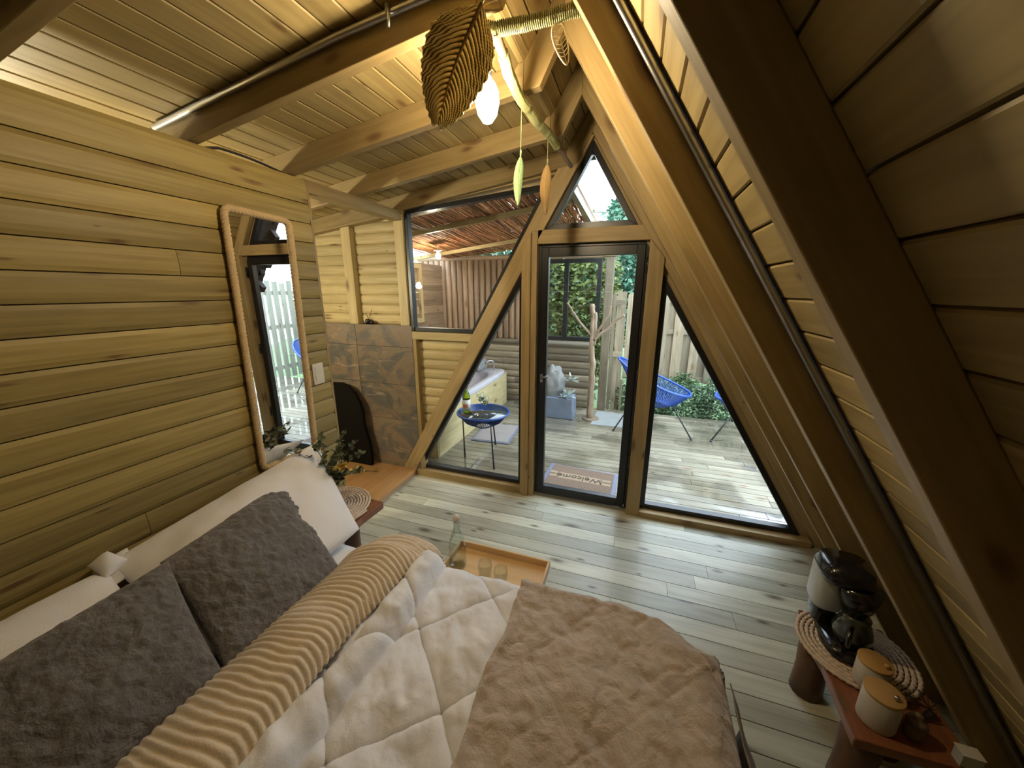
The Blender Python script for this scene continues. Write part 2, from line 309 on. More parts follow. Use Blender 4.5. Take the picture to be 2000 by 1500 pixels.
    def grid(s, fn, nu, nv, sm=True, newseed=True, wrapu=False):
        if newseed: s.seed()
        P = [[s.b.verts.new(Vector(fn(i / nu, j / nv))) for j in range(nv + 1)] for i in range(nu + (0 if wrapu else 1))]
        for i in range(nu):
            i2 = (i + 1) % len(P)
            for j in range(nv):
                s.face([P[i][j], P[i2][j], P[i2][j + 1], P[i][j + 1]], [(i / nu, j / nv), ((i + 1) / nu, j / nv), ((i + 1) / nu, (j + 1) / nv), (i / nu, (j + 1) / nv)], sm)
        return s
    def build(s, name, m, parent=None, bevel=0, solid=0, subsurf=0, origin=None, normals=True):
        if normals: bmesh.ops.recalc_face_normals(s.b, faces=s.b.faces)
        o_ = Vector(parent.location) if parent is not None and parent.parent is None else (Vector((0, 0, 0)))
        if parent is not None and parent.parent is not None: o_ = Vector(parent.parent.location) + Vector(parent.location)
        if parent is None and origin is not None: o_ = Vector(origin)
        if o_.length: bmesh.ops.translate(s.b, verts=s.b.verts, vec=-o_)
        me = bpy.data.meshes.new(name); s.b.to_mesh(me); s.b.free(); me.materials.append(m)
        ob = bpy.data.objects.new(name, me); COL.objects.link(ob)
        if parent is not None: ob.parent = parent
        elif origin is not None: ob.location = origin
        if solid: q = ob.modifiers.new('solid', 'SOLIDIFY'); q.thickness = solid; q.offset = -1
        if subsurf: q = ob.modifiers.new('sub', 'SUBSURF'); q.levels = subsurf; q.render_levels = subsurf
        if bevel: q = ob.modifiers.new('bevel', 'BEVEL'); q.width = bevel; q.segments = 2; q.limit_method = 'ANGLE'; q.angle_limit = math.radians(40)
        return ob
def tag(o, label, cat, group=None, kind=None):
    o['label'] = label; o['category'] = cat
    if group: o['group'] = group
    if kind: o['kind'] = kind
    return o
def thing(name, label, cat, loc=(0, 0, 0), group=None):
    o = bpy.data.objects.new(name, None); COL.objects.link(o); o.location = loc; o.empty_display_size = .05
    return tag(o, label, cat, group)
def struct(o): o['kind'] = 'structure'; return o
def cyl(a, b, r, seg=14, r2=None): return MB().tube([a, b], [r, r if r2 is None else r2], seg)
def fbm(p, o=4):
    return noise.fractal(Vector(p), 1.0, 2.0, o)
def smooth(a, b, x):
    t = max(0, min(1, (x - a) / (b - a))); return t * t * (3 - 2 * t)

# board with rounded (half-log) or flat profile, running along `run` from p0, face normal nrm, width direction wd
def board(mb, p0, run, wd, nrm, w, t, bulge=.006, gap=.003, n=6):
    p0 = Vector(p0); wd = Vector(wd).normalized(); nrm = Vector(nrm).normalized(); pts = []
    for i in range(n + 1):
        u = i / n; e = 1 - abs(2 * u - 1) ** 4
        pts.append(p0 + wd * (gap + u * (w - 2 * gap)) + nrm * (bulge * (e if bulge else 0) ) )
    if not bulge:
        c = .004
        pts = [p0 + wd * gap - nrm * c, p0 + wd * (gap + c), p0 + wd * (w - gap - c), p0 + wd * (w - gap) - nrm * c]
    pts += [p0 + wd * (w - gap) - nrm * t, p0 + wd * gap - nrm * t]
    mb.prism(pts, run, run)

# ================================================================== THE ROOM
YB = -3.75                      # back wall behind the camera
XL = -3.35                      # far wall of the bathroom corner behind the headboard wall
SL = (.5255, 0, -.8508)         # direction down the right slope
NR = (.8508, 0, .5255)          # outward normal of the right slope
def rp(c, z): return ((c - .5255 * z) / .8508, z)      # x,z on the plane n.P=c
CI, CB = 1.097, 1.193           # inner face of rafters, face of roof boards
XR = -.36                       # ridge
def cz(x): return 2.41 + .14 * (x + 1.85)    # underside of ceiling boards (low left roof)

# floor
f = MB(); y = 0.0; k = 0; bw = .1115
y = -.034 + bw
while y > YB:
    y1 = y - bw
    xs = [-3.35]; x = -3.35 + random.uniform(.6, 2.0)
    while x < 1.55: xs.append(x); x += random.uniform(1.1, 2.4)
    xs.append(1.6)
    yt = min(y, .06)
    for a, b in zip(xs[:-1], xs[1:]):
        f.box((a + .001, y1 + .002, -.03), (b - .001, yt - .002, 0), (1, 0, 0))
    y = y1
struct(f.build('floor', M['pine_floor']))
f = MB(); f.box((-3.4, YB, -.06), (1.7, .06, -.031)); struct(f.build('trim_1', M['black']))       # dark underlay seen in the gaps

# headboard wall
f = MB(); z = 2.171; p = .1053; f_top = [(2.171, 2.30)]
zs = [2.30, 2.171]
while zs[-1] > 0: zs.append(zs[-1] - p)
zs[-1] = 0
for a, b in zip(zs[:-1], zs[1:]):
    if a - b < .02: continue
    cut = [YB]; 
    if random.random() < .45: cut.append(random.uniform(-3.2, -1.3))
    cut.append(-.93)
    for c0, c1 in zip(cut[:-1], cut[1:]):
        board(f, (-1.85, c0 + .001, b), (0, c1 - c0 - .002, 0), (0, 0, 1), (1, 0, 0), a - b, .03, .006, .0022)
for a, b in zip(zs[:-1], zs[1:]):
    board(f, (-1.94, YB, b), (0, -.93 - YB, 0), (0, 0, 1), (-1, 0, 0), a - b, .03, .006, .0015)
f.box((-1.915, YB, 0), (-1.875, -.935, 2.295), (0, 0, 1))
struct(f.build('wall_left', M['pine']))
f = MB(); f.box((-1.945, -.93, 0), (-1.845, -.915, 2.30), (0, 0, 1)); struct(f.build('trim_2', M['beam']))
# plate beam from the end of the headboard wall to the gable
f = MB(); f.box((-1.945, -.94, 2.235), (-1.85, -.03, 2.305), (0, 1, 0)); struct(f.build('trim_3', M['beam'], bevel=.003))

# right roof boards
f = MB(); s = -1.922 - .0995 * 5; n = 0
def sp_(s_, c=CB):  # point on plane c at slope coordinate s
    return Vector(NR) * c + Vector(SL) * s_
smax = -(.0) + 1.0
ridge_s = Vector((XR, 0, (CB - .8508 * XR) / .5255)).dot(Vector(SL)); base_s = Vector((rp(CB, -.03)[0], 0, -.03)).dot(Vector(SL))
lines = [ridge_s]; s = -1.922 - .0995 * 10
while s < base_s:
    if s > ridge_s + .02: lines.append(s)
    s += .0995
lines.append(base_s)
for a, b in zip(lines[:-1], lines[1:]):
    p0 = sp_(a) + Vector((0, YB, 0))
    board(f, p0, (0, -YB + .05, 0), SL, (-NR[0], 0, -NR[2]), b - a, .02, 0, .0025)
p0 = sp_(ridge_s - .05, CB + .02) + Vector((0, YB, 0)); p1 = sp_(base_s, CB + .02) + Vector((0, YB, 0)); nn = Vector(NR) * .03
f.prism([p0, p1, p1 + nn, p0 + nn], (0, -YB + .05, 0), (0, 1, 0))
struct(f.build('wall_right', M['pine_roof']))
# steep left slope near the ridge + low left ceiling
f = MB(); NL = Vector((-.8508, 0, .5255)); SLL = Vector((-.5255, 0, -.8508)); top = Vector((XR, 0, (CB - .8508 * XR) / .5255))
ceilx = -.52; ln = (top.z - cz(ceilx)) / .8508
for a in (0, 1, 2):
    w = ln / 3
    board(f, top + SLL * (a * w) + Vector((0, YB, 0)), (0, -YB + .05, 0), SLL, -NL, w, .02, 0, .0025)
q0 = top + NL * .02 + Vector((0, YB, 0)); q1 = q0 + SLL * (ln + .05)
f.prism([q0, q1, q1 + NL * .03, q0 + NL * .03], (0, -YB + .05, 0), (0, 1, 0))
x = -.53; xs = [x]
g = -1.829 + .0985 * 20
xs = [-.515] + [-1.829 + .0985 * k for k in range(13, -17, -1) if -1.829 + .0985 * k < -.54 and -1.829 + .0985 * k > XL - .05]
cd = Vector((1, 0, .14)).normalized(); cn = Vector((-.14, 0, 1)).normalized()
for a, b in zip(xs[:-1], xs[1:]):
    board(f, (b, YB, cz(b)), (0, -YB + .05, 0), cd, -cn, (a - b) / cd.x, .02, 0, .0022)
f.prism([(XL - .1, YB, cz(XL - .1) + .02), (-.5, YB, cz(-.5) + .02), (-.5, YB, cz(-.5) + .06), (XL - .1, YB, cz(XL - .1) + .06)], (0, -YB + .05, 0), (0, 1, 0))
struct(f.build('ceiling', M['pine_roof']))

# roof trusses: right rafter, short steep left rafter, low left rafter
for k, yf in enumerate((-3.05, -2.06, -1.505, -1.03, -.535, -.052)):
    t = .046
    zr_i = (CI - .8508 * XR) / .5255; zr_b = (CB - .8508 * XR) / .5255
    bi, bb = rp(CI, 0), rp(CB, 0)
    a = MB(); a.prism([(XR, yf, zr_i), (bi[0], yf, 0), (bb[0], yf, 0), (XR, yf, zr_b)], (0, t, 0), SL)
    struct(a.build('trim_%d' % (10 + 3 * k), M['beam'] if k < 5 else M['beam_light'], bevel=.003))
    xi = -.452; zu = lambda x: 2.305 + .14 * (x + 1.85)
    a = MB(); a.prism([(XR, yf, zr_b), (-.52, yf, cz(-.52)), (-.52, yf, zu(-.52)), (xi, yf, zu(xi)), (XR, yf, zr_i)], (0, t, 0), tuple(SLL))
    struct(a.build('trim_%d' % (11 + 3 * k), M['beam'], bevel=.003))
    x0 = -1.97 if yf > -1.2 else XL
    x0 = XL
    zu = lambda x: 2.305 + .14 * (x + 1.85)
    a = MB(); a.prism([(x0, yf, zu(x0)), (-.521, yf, zu(-.521)), (-.521, yf, cz(-.521)), (x0, yf, cz(x0))], (0, t, 0), (1, 0, .14))
    struct(a.build('trim_%d' % (12 + 3 * k), M['beam'], bevel=.003))
f = MB(); f.prism([(XR - .02, YB, 2.80), (XR + .02, YB, 2.80), (XR + .02, YB, 2.855), (XR - .02, YB, 2.855)], (0, -YB, 0), (0, 1, 0)); struct(f.build('trim_4', M['beam']))

# ---- back wall and bathroom walls (out of the frame)
f = MB(); z = 0
while z < 2.9:
    f.box((XL, YB - .03, z + .001), (1.5, YB, z + .119), (1, 0, 0)); z += .12
struct(f.build('wall_back', M['pine']))
f = MB(); z = 0
while z < 2.35:
    f.box((XL - .03, YB, z + .001), (XL, .05, min(z + .119, 2.35)), (0, 1, 0)); z += .12
struct(f.build('wall_bathroom', M['siding']))

# ---- front gable wall
def lx(z): return -1.84 + (z - .09) / 1.723          # right edge of the left leg
def rx(z): return 1.20 - (z - .05) / 1.6625           # left edge of the right leg
GY0, GY1 = -.05, .07
# half-log siding right of the tiles, under the window
f = MB(); z = 0.0
while z < 1.27:
    z1 = min(z + .085, 1.275)
    xa, xb = -1.80, lx(z) - .02
    if xb > xa + .02:
        w = z1 - z; pts = []
        for i in range(7):
            u = i / 6; pts.append((xa, .015 - .012 * (1 - abs(2 * u - 1) ** 3), z + .001 + u * (w - .002)))
        pts += [(xa, .04, z1 - .001), (xa, .04, z + .001)]
        f.prism(pts, (xb - xa, 0, 0), (1, 0, 0))
    z = z1
# siding above the tile ledge
z = 1.40
while z < 2.30:
    z1 = z + .085; pts = []
    for i in range(7):
        u = i / 6; pts.append((XL, .035 - .012 * (1 - abs(2 * u - 1) ** 3), z + .001 + u * .083))
    pts += [(XL, .06, z1 - .001), (XL, .06, z + .001)]
    f.prism(pts, (-1.9 - XL, 0, 0), (1, 0, 0)); z = z1
f.box((XL, .062, 0), (-1.85, .08, 2.36), (1, 0, 0))
f.box((-1.85, .045, 0), (-1.83, .08, 1.30), (1, 0, 0))
f.prism([(-1.84, .045, .0), (-1.84, .045, 1.30), (lx(1.30) - .03, .045, 1.30), (lx(0.02), .045, .0)], (0, .03, 0), (1, 0, 0))
struct(f.build('wall_front', M['siding']))
# tiles
f = MB(); f.box((XL, -.028, 0), (-1.81, .034, 1.395)); struct(f.build('wall_tile_backing', M['grout']))
bpy.data.objects['wall_tile_backing'].name = 'trim_5'
f = MB(); rows = [(1.21, 1.397), (.866, 1.207), (.526, .863), (.186, .523), (.0, .183)]
for i, (a, b) in enumerate(rows):
    xs = [XL, -3.013, -2.413, -1.812]
    for x0, x1 in zip(xs[:-1], xs[1:]):
        f.box((x0 + .0025, -.042, a), (x1 - .0025, -.026, b), (1, 0, 0))
struct(f.build('trim_6', M['tile']))
f = MB()
def sb(name, pts, y0=GY0, y1=GY1, m='beam_light', grain=None, bev=.003):
    pts = [(p[0], y0, p[1]) for p in pts]
    g = grain or (Vector(pts[1]) - Vector(pts[0])); b = MB(); b.prism(pts, (0, y1 - y0, 0), g); return struct(b.build(name, M[m], bevel=bev))
n = 40
def T(): 
    global n; n += 1; return 'trim_%d' % n
zt = lambda x: 2.285 + .12 * (x + 1.84)
sb(T(), [(XL, zt(XL)), (-1.83, zt(-1.83)), (-1.83, cz(-1.83) - .0), (XL, cz(XL) - .0)], -.05, .06, 'beam')               # top plate over the bathroom corner
sb(T(), [(-1.83, zt(-1.83) + .03), (-.56, zt(-.56) + .03), (-.56, cz(-.56)), (-1.83, cz(-1.83))], -.004, .06, 'beam')        # plate over the trapezoid window
sb(T(), [(-1.93, 1.397), (-1.842, 1.397), (-1.842, 2.285), (-1.93, 2.275)], -.03, .06, 'siding', (0, 0, 1))                 # post left of the window
sb(T(), [(-2.475, 1.397), (-2.38, 1.397), (-2.38, 2.22), (-2.475, 2.21)], -.03, .034, 'siding', (0, 0, 1))                # stud
sb(T(), [(-1.81, 0), (-1.775, 0), (-1.775, 1.29), (-1.81, 1.29)], -.045, .03, 'beam', (0, 0, 1))                            # dark edge strip beside the tiles
sb(T(), [(-1.83, 1.285), (lx(1.285) - .10, 1.285), (lx(1.35) - .11, 1.35), (-1.83, 1.35)], -.04, .06, 'siding')                # sill board
# legs of the A
sb(T(), [(lx(.0), .0), (lx(2.66), 2.66), (lx(2.66) - .13, 2.66), (lx(0) - .13, 0)], -.05, .065)
sb(T(), [(rx(2.66) , 2.66), (rx(0), 0), (rx(0) + .22, 0), (rx(2.66) + .22, 2.66)], -.002, .065)
# posts and header
sb(T(), [(-.822, 0), (-.755, 0), (-.755, 2.09), (-.822, 1.985)], -.075, .06, 'beam_light', (0, 0, 1))
sb(T(), [(-.753, 0), (-.712, 0), (-.712, 2.10), (-.753, 2.10)], -.06, .06, 'beam_light', (0, 0, 1))
sb(T(), [(.045, 0), (.142, 0), (.142, 1.90), (.045, 2.02)], -.07, .06, 'beam_light', (0, 0, 1))
sb(T(), [(-.711, 2.015), (.08, 2.015), (.00, 2.108), (-.711, 2.108)], -.05, .06, 'beam_light', (1, 0, 0))
# sills
sb(T(), [(-1.84, 0), (-.823, 0), (-.823, .062), (-1.84, .062)], -.062, .06, 'beam_light', (1, 0, 0))
sb(T(), [(.143, 0), (1.25, 0), (1.25, .045), (.143, .045)], -.075, .06, 'beam_light', (1, 0, 0))
# windows : black frames with panes
def inset(pts, d):
    n_ = len(pts); c = Vector((sum(p[0] for p in pts) / n_, sum(p[1] for p in pts) / n_)); out = []
    for i in range(n_):
        p0, p1, p2 = Vector(pts[i - 1]), Vector(pts[i]), Vector(pts[(i + 1) % n_])
        def off(a, b):
            e = (b - a).normalized(); nn = Vector((-e.y, e.x))
            if nn.dot(c - a) < 0: nn = -nn
            return a + nn * d, e
        a, ea = off(p0, p1); b, eb = off(p1, p2)
        den = ea.x * eb.y - ea.y * eb.x; t = ((b.x - a.x) * eb.y - (b.y - a.y) * eb.x) / den
        out.append(tuple(a + ea * t))
    return out
def window(name, pts, d=.032, y0=-.012, y1=.045, glassy=.018):
    inn = inset(pts, d); b = MB(); n_ = len(pts)
    for i in range(n_):
        j = (i + 1) % n_
        b.prism([(pts[i][0], y0, pts[i][1]), (pts[j][0], y0, pts[j][1]), (inn[j][0], y0, inn[j][1]), (inn[i][0], y0, inn[i][1])], (0, y1 - y0, 0))
    fr = struct(b.build(name, M['black'], bevel=.002))
    g = MB(); pp = inset(pts, d - .006); g.prism([(p[0], glassy, p[1]) for p in pp], (0, .005, 0)); g.build('window_pane', M['glass'], fr)
    return fr
window('window_1', [(-1.838, 1.352), (lx(1.352) - .132, 1.352), (lx(2.40) - .132, 2.413), (-1.838, 2.312)])
window('window_2', [(lx(2.112), 2.112), (rx(2.112), 2.112), (-.358, 2.642)], .036)
window('window_3', [(lx(.065) + .003, .065), (-.824, .065), (-.824, lx and (.09 + 1.723 * (1.84 - .824)))], .032)
window('window_4', [(.144, .047), (rx(.047) , .047), (.144, .05 + 1.6625 * (1.20 - .144))], .036)
# door
def door(name):
    x0, x1, z0, z1 = -.711, .0448, .012, 2.0145
    b = MB()
    for lo, hi in (((x0, .0, z0), (x0 + .02, .055, z1)), ((x1 - .02, .0, z0), (x1, .055, z1)), ((x0 + .02, .0, z1 - .02), (x1 - .02, .055, z1))): b.box(lo, hi)
    fr = struct(b.build(name, M['black'], bevel=.002))
    b = MB(); s_ = .062
    b.box((x0 + .022, -.012, z0 + .002), (x0 + .022 + s_ - .008, .035, z1 - .022)); b.box((x1 - .022 - s_ + .008, -.012, z0 + .002), (x1 - .022, .035, z1 - .022))
    b.box((x0 + .022 + s_ - .008, -.012, z0 + .002), (x1 - .022 - s_ + .008, .035, z0 + .075)); b.box((x0 + .022 + s_ - .008, -.012, z1 - .022 - s_), (x1 - .022 - s_ + .008, .035, z1 - .022))
    b.box((x0 + .012, .036, z0), (x0 + .04, .054, z1 - .012)); b.box((x1 - .04, .036, z0), (x1 - .012, .054, z1 - .012))
    b.build('door_leaf', M['black'], fr, bevel=.003)
    g = MB(); g.box((x0 + .07, .008, .08), (x1 - .07, .014, z1 - .08)); g.build('glass_pane', M['glass'], fr)
    h = MB(); h.box((x0 + .035, -.03, .995), (x0 + .055, -.012, 1.06)); h.tube([(x0 + .046, -.035, 1.03), (x0 + .06, -.05, 1.04), (x0 + .10, -.05, 1.05)], .007, 8)
    h.build('door_handle', M['steel'], fr)
    for z in (.42, 1.10, 1.86):
        h = MB(); h.tube([(x1 - .004, -.02, z - .05), (x1 - .004, -.02, z + .05)], .009, 8); h.build('hinge', M['black'], fr)
    return fr
door('door_1')

# ================================================================== OUTSIDE SHELL
DZ = -.03
f = MB(); y = .075
while y < 2.6:
    xs = [-3.4]; x = -3.4 + random.uniform(.8, 2.2)
    while x < 2.9: xs.append(x); x += random.uniform(1.5, 2.8)
    xs.append(3.2)
    for a, b in zip(xs[:-1], xs[1:]): f.box((a + .002, y + .003, DZ - .03), (b - .002, y + .092, DZ), (1, 0, 0))
    y += .095
struct(f.build('floor_deck', M['deck']))
f = MB(); f.box((-3.4, .07, DZ - .14), (3.2, 2.62, DZ - .04)); struct(f.build('trim_7', M['black']))
f = MB(); f.grid(lambda u, v: (-14 + 28 * u, -6 + 34 * v, -1.0 + .35 * fbm((u * 9, v * 9, 0)) + (1.2 * smooth(.45, .9, v))), 60, 60); struct(f.build('ground', M['ground']))
# ================================================================== BED
def rbox(mb, lo, hi, r, seg=4):
    """rounded cushion-like box"""
    c = [(lo[i] + hi[i]) / 2 for i in range(3)]; h = [(hi[i] - lo[i]) / 2 for i in range(3)]
    mb.seed()
    def add(axis, sgn):
        n_ = 14; a1, a2 = [a for a in range(3) if a != axis]
        P = []
        for i in range(n_ + 1):
            row = []
            for j in range(n_ + 1):
                u, v = math.sin((2 * i / n_ - 1) * PI / 2), math.sin((2 * j / n_ - 1) * PI / 2)
                q = [0, 0, 0]; q[axis] = sgn * h[axis]; q[a1] = u * h[a1]; q[a2] = v * h[a2]
                inn = [max(-h[k] + r, min(h[k] - r, q[k])) for k in range(3)]
                d = Vector([q[k] - inn[k] for k in range(3)])
                if d.length > 1e-9: d = d.normalized() * r
                row.append(mb.b.verts.new([c[k] + inn[k] + d[k] for k in range(3)]))
            P.append(row)
        for i in range(n_):
            for j in range(n_):
                mb.face([P[i][j], P[i + 1][j], P[i + 1][j + 1], P[i][j + 1]], [(i / n_, j / n_)] * 4, True)
    for ax in range(3):
        add(ax, 1); add(ax, -1)
    bmesh.ops.remove_doubles(mb.b, verts=mb.b.verts, dist=1e-5)
    return mb
bed = thing('bed', 'wide low double bed with white sheet pushed against the plank headboard wall', 'bed', (-.76, -2.25, 0))
b = MB(); b.box((-1.82, -2.98, .06), (.26, -1.55, .20)); b.build('bed_base', M['beam'], bed, bevel=.01)
b = rbox(MB(), (-1.83, -3.02, .20), (.29, -1.52, .455), .05); b.build('mattress', M['white'], bed)
for x in (-1.7, .12):
    for y in (-2.85, -1.68): b = MB(); b.box((x - .04, y - .04, 0), (x + .04, y + .04, .06), (0, 0, 1)); b.build('leg', M['beam'], bed)
def shz(x, y):
    d = .006 * fbm((x * 6, y * 6, 1)) + .010 * math.exp(-((y + 1.56) / .05) ** 2) * fbm((x * 9, 2, 3))
    return d
def arc_far(t, y_edge, r, top):
    """t distance along y; beyond the edge wraps down"""
    if t <= y_edge: return t, 0
    s = t - y_edge
    if s < r * PI / 2: a = s / r; return y_edge + r * math.sin(a), -r * (1 - math.cos(a))
    return y_edge + r, -r - (s - r * PI / 2)
def sheetfn(u, v):
    x = -1.82 + u * .95; t = -2.95 + v * 1.72
    y, dz = arc_far(t, -1.54, .05, 0)
    hang = max(0, -dz - .04)
    y += .014 * hang / .2 * math.sin(x * 34 + 2 * fbm((x * 3, 0, 0))) + .012 * (1 if hang > 0 else 0)
    return (x, y, .468 + dz + shz(x, y))
b = MB(); b.grid(sheetfn, 60, 100); b.build('fitted_sheet', M['white'], bed, solid=.004)

def stitch(x, y):
    k = .012 * fbm((x * 3, y * 3, 4), 2)
    a = (x + y + 2.483 + k) / .41; c = (x - y - 1.589 + k) / .41
    return min(abs(a - round(a)), abs(c - round(c))) * .29
def duvz(x, y, quilt=1.0):
    s = stitch(x, y)
    z = (.016 * (1 - math.exp(-(s / .045))) - .009 * math.exp(-(s / .007) ** 2)) * quilt
    z += .016 * fbm((x * 3.4, y * 3.0, 5), 3) * (.5 + .5 * quilt)
    w = fbm((x * 5 + y * 2.0, y * 3.2 - x, 8), 3)
    z += .011 * (1 - abs(w) * 4) * quilt * (1 - math.exp(-(s / .04)))
    z += .005 * fbm((x * 15 + y * 6, y * 12, 2), 3) * quilt
    xc = -.775 + .012 * math.sin(y * 6)
    z += .060 * math.exp(-((x - xc) / .045) ** 4) - .012 * math.exp(-((x - xc - .062) / .012) ** 2)     # turned-back roll beside the ribbed band
    return z
def duvet(u, v):
    s = -1.00 + u * 1.04; t = -3.02 + v * 1.86
    x, dx = arc_far(s, .26, .07, 0); y, dy = arc_far(t, -1.56 + .02 * math.sin(s * 3), .08, 0)
    z = .505 + dx + dy
    h = duvz(s, t) * (1 if (dx == 0 and dy == 0) else max(0, 1 + (dx + dy) * 6))
    hang = max(0, -dy - .06); y += (.012 + .02 * math.sin(s * 17 + 3 * fbm((s * 2, 1, 1)))) * min(1, hang * 8)
    return (x, y, z + h)
b = MB(); b.grid(duvet, 230, 320); 
dv = tag(b.build('duvet', M['duvet'], solid=.012, origin=(-.3, -2.2, .5)), 'white quilted duvet with stitched diamond seams spread over the middle of the bed', 'duvet')
prof = [(-1.20, .472), (-1.165, .515), (-1.11, .56), (-1.05, .592), (-.98, .608), (-.92, .608), (-.875, .597), (-.845, .575), (-.832, .545)]
def pr(u):
    k = u * (len(prof) - 1); i = min(int(k), len(prof) - 2); f_ = k - i
    p0 = prof[max(i - 1, 0)]; p1 = prof[i]; p2 = prof[i + 1]; p3 = prof[min(i + 2, len(prof) - 1)]
    return [.5 * ((2 * p1[c]) + (-p0[c] + p2[c]) * f_ + (2 * p0[c] - 5 * p1[c] + 4 * p2[c] - p3[c]) * f_ ** 2 + (-p0[c] + 3 * p1[c] - 3 * p2[c] + p3[c]) * f_ ** 3) for c in (0, 1)]
def ribs(u, v):
    t = -3.05 + v * 1.80; x, z = pr(u); x2, z2 = pr(min(1, u + .01)); x1, z1 = pr(max(0, u - .01)); nx, nz = -(z2 - z1), (x2 - x1); L = math.hypot(nx, nz) or 1; nx /= L; nz /= L
    y, dz = arc_far(t, -1.50, .09, 0)
    fade = 1 - .7 * math.exp(-((t + 1.95) / .05) ** 2 - ((u - .45) / .22) ** 2)
    w = .0085 * fade * (abs(math.sin(PI * (t + .008 * math.sin(u * 9 + t * 4) + .012 * fbm((u * 3, t * 4, 2))) / .0245)) - .4)
    wob = .02 * fbm((t * 2.2, 3, 1), 2); k = smooth(-1.62, -1.5, t)
    x = x + wob + k * .06 * (u - .2)
    z = z + dz - .05 * k + .012 * fbm((t * 3, u * 2, 7), 2)
    if dz < 0: y += w * .8
    return (x + nx * w, y, z + (nz * w if dz > -.05 else 0))
b = MB(); b.grid(ribs, 26, 640)
tag(b.build('ribbed_blanket', M['cream'], solid=.015, origin=(-.95, -2.2, .55)), 'cream plush blanket with raised ribs folded in a long band across the bed', 'blanket')
def throw(u, v):
    s = -.345 + u * .88 + .012 * fbm((v * 9, 0, 4)); t = -3.03 + v * 1.78
    rc = .14
    x, dx = arc_far(s, .255, .11, 0); y, dy = arc_far(t, -1.575 - .05 * smooth(.0, .3, s) ** 2 * 2, .10, 0)
    z = .558 + dx * 1.0 + dy
    if dx < 0 and dy < 0: z = .558 - max(-dx, -dy) - .2 * min(-dx, -dy)
    fx = max(0, -dx - .08)
    x += fx * (.10 * math.sin(t * 9 + 1.3) + .12) 
    z += duvz(s, t, .3) * .8 * (1 if (dx == 0 and dy == 0) else max(0, 1 + (dx + dy) * 8)) 
    z += .007 * fbm((s * 7, t * 7, 3), 3) - .0055 * max(0, 1 - abs(fbm((s * 5 + t, t * 5 - s, 13), 3)) * 5) + .004 * fbm((s * 14 + t * 5, t * 12, 6), 2) + .003 * fbm((s * 30, t * 30, 3), 2) + .010 * math.exp(-((t + 1.55) / .018) ** 2) + .008 * math.exp(-((u - .015) / .015) ** 2)
    return (x, y + .006 * fbm((s * 20, t * 20, 9)) * (1 if dy < 0 else 0), max(z, .17 + .05 * math.sin(t * 7)))
b = MB(); b.grid(throw, 190, 340)
tag(b.build('plush_throw', M['brownfur'], solid=.016, origin=(.0, -2.2, .5)), 'brown crushed plush throw spread over the foot of the bed', 'blanket')
# loose corner of the lining hanging at the foot
def corner(u, v):
    y = -2.62 + v * .98; zb = .10 + .10 * abs(v - .45); z = .47 - u * (.47 - zb)
    x = .385 + .06 * math.sin(u * PI * .8) + .018 * math.sin(v * 11) * u + .012 * fbm((u * 3, v * 5, 1))
    return (x, y, z)
b = MB(); b.grid(corner, 20, 40)
tag(b.build('throw_lining', M['browncloth'], solid=.004, origin=(.37, -2.1, .2)), 'smooth brown cloth valance hanging below the plush throw at the foot of the bed', 'bed valance')

def pillow(mb, c, thick, nu=44, nv=36, pw=.42, wr=.008, pinch=.05, ns=0, fur=0):
    """c = corners TL, TR, BR, BL"""
    c = [Vector(p) for p in c]; n_ = (c[1] - c[0]).cross(c[3] - c[0]).normalized()
    if n_.z < 0: n_ = -n_
    cen = sum(c, Vector()) / 4
    mb.seed()
    for side in (1, -1):
        def fn(u, v):
            a, b_ = 2 * u - 1, 2 * v - 1
            a2, b2 = math.sin(a * PI / 2), math.sin(b_ * PI / 2)
            uu, vv = (a2 + 1) / 2, (b2 + 1) / 2
            p = c[0].lerp(c[1], uu).lerp(c[3].lerp(c[2], uu), vv)
            e = max(0, (1 - a2 * a2) * (1 - b2 * b2)) ** pw
            inn = pinch * (1 - e) * (abs(a2) ** 2 * (1 - abs(b2) ** 2) + abs(b2) ** 2 * (1 - abs(a2) ** 2))
            p = p.lerp(cen, inn)
            h = thick / 2 * e
            q = p * 7 + Vector((ns, 0, 0))
            h += wr * fbm(q, 3) * e
            if fur: h += fur * (abs(fbm(p * 22 + Vector((ns, 3, 0)), 3)) + .5 * fbm(p * 55, 2)) * min(1, e * 3)
            return p + n_ * h * side
        mb.grid(fn, nu, nv, newseed=False)
    bmesh.ops.remove_doubles(mb.b, verts=mb.b.verts, dist=1e-5)
    return mb
b = pillow(MB(), [(-1.775, -2.12, .71), (-1.77, -1.16, .80), (-1.24, -1.45, .52), (-1.22, -2.20, .52)], .20, wr=.02, ns=1)
tag(b.build('pillow', M['white'], origin=(-1.55, -1.7, .5)), 'white pillow under the rope mirror behind the farther grey cushion', 'pillow', 'white pillows')
b = pillow(MB(), [(-1.78, -3.0, .70), (-1.765, -2.13, .70), (-1.22, -2.17, .52), (-1.22, -3.0, .52)], .20, wr=.02, ns=4)
pillow(b, [(-1.79, -2.165, .73), (-1.79, -2.105, .75), (-1.71, -2.09, .725), (-1.70, -2.16, .70)], .06, 14, 14, wr=.02, ns=9)
pillow(b, [(-1.81, -2.14, .70), (-1.80, -2.05, .72), (-1.66, -2.08, .69), (-1.68, -2.15, .67)], .05, 14, 14, wr=.02, ns=5)
tag(b.build('pillow', M['white'], origin=(-1.55, -2.55, .5)), 'white pillow with a bunched up corner behind the nearest grey cushion', 'pillow', 'white pillows')
b = pillow(MB(), [(-1.51, -2.09, .765), (-1.61, -1.54, .765), (-1.14, -1.69, .515), (-1.14, -2.16, .515)], .13, 110, 110, ns=2, fur=.009, wr=.016, pinch=.03)
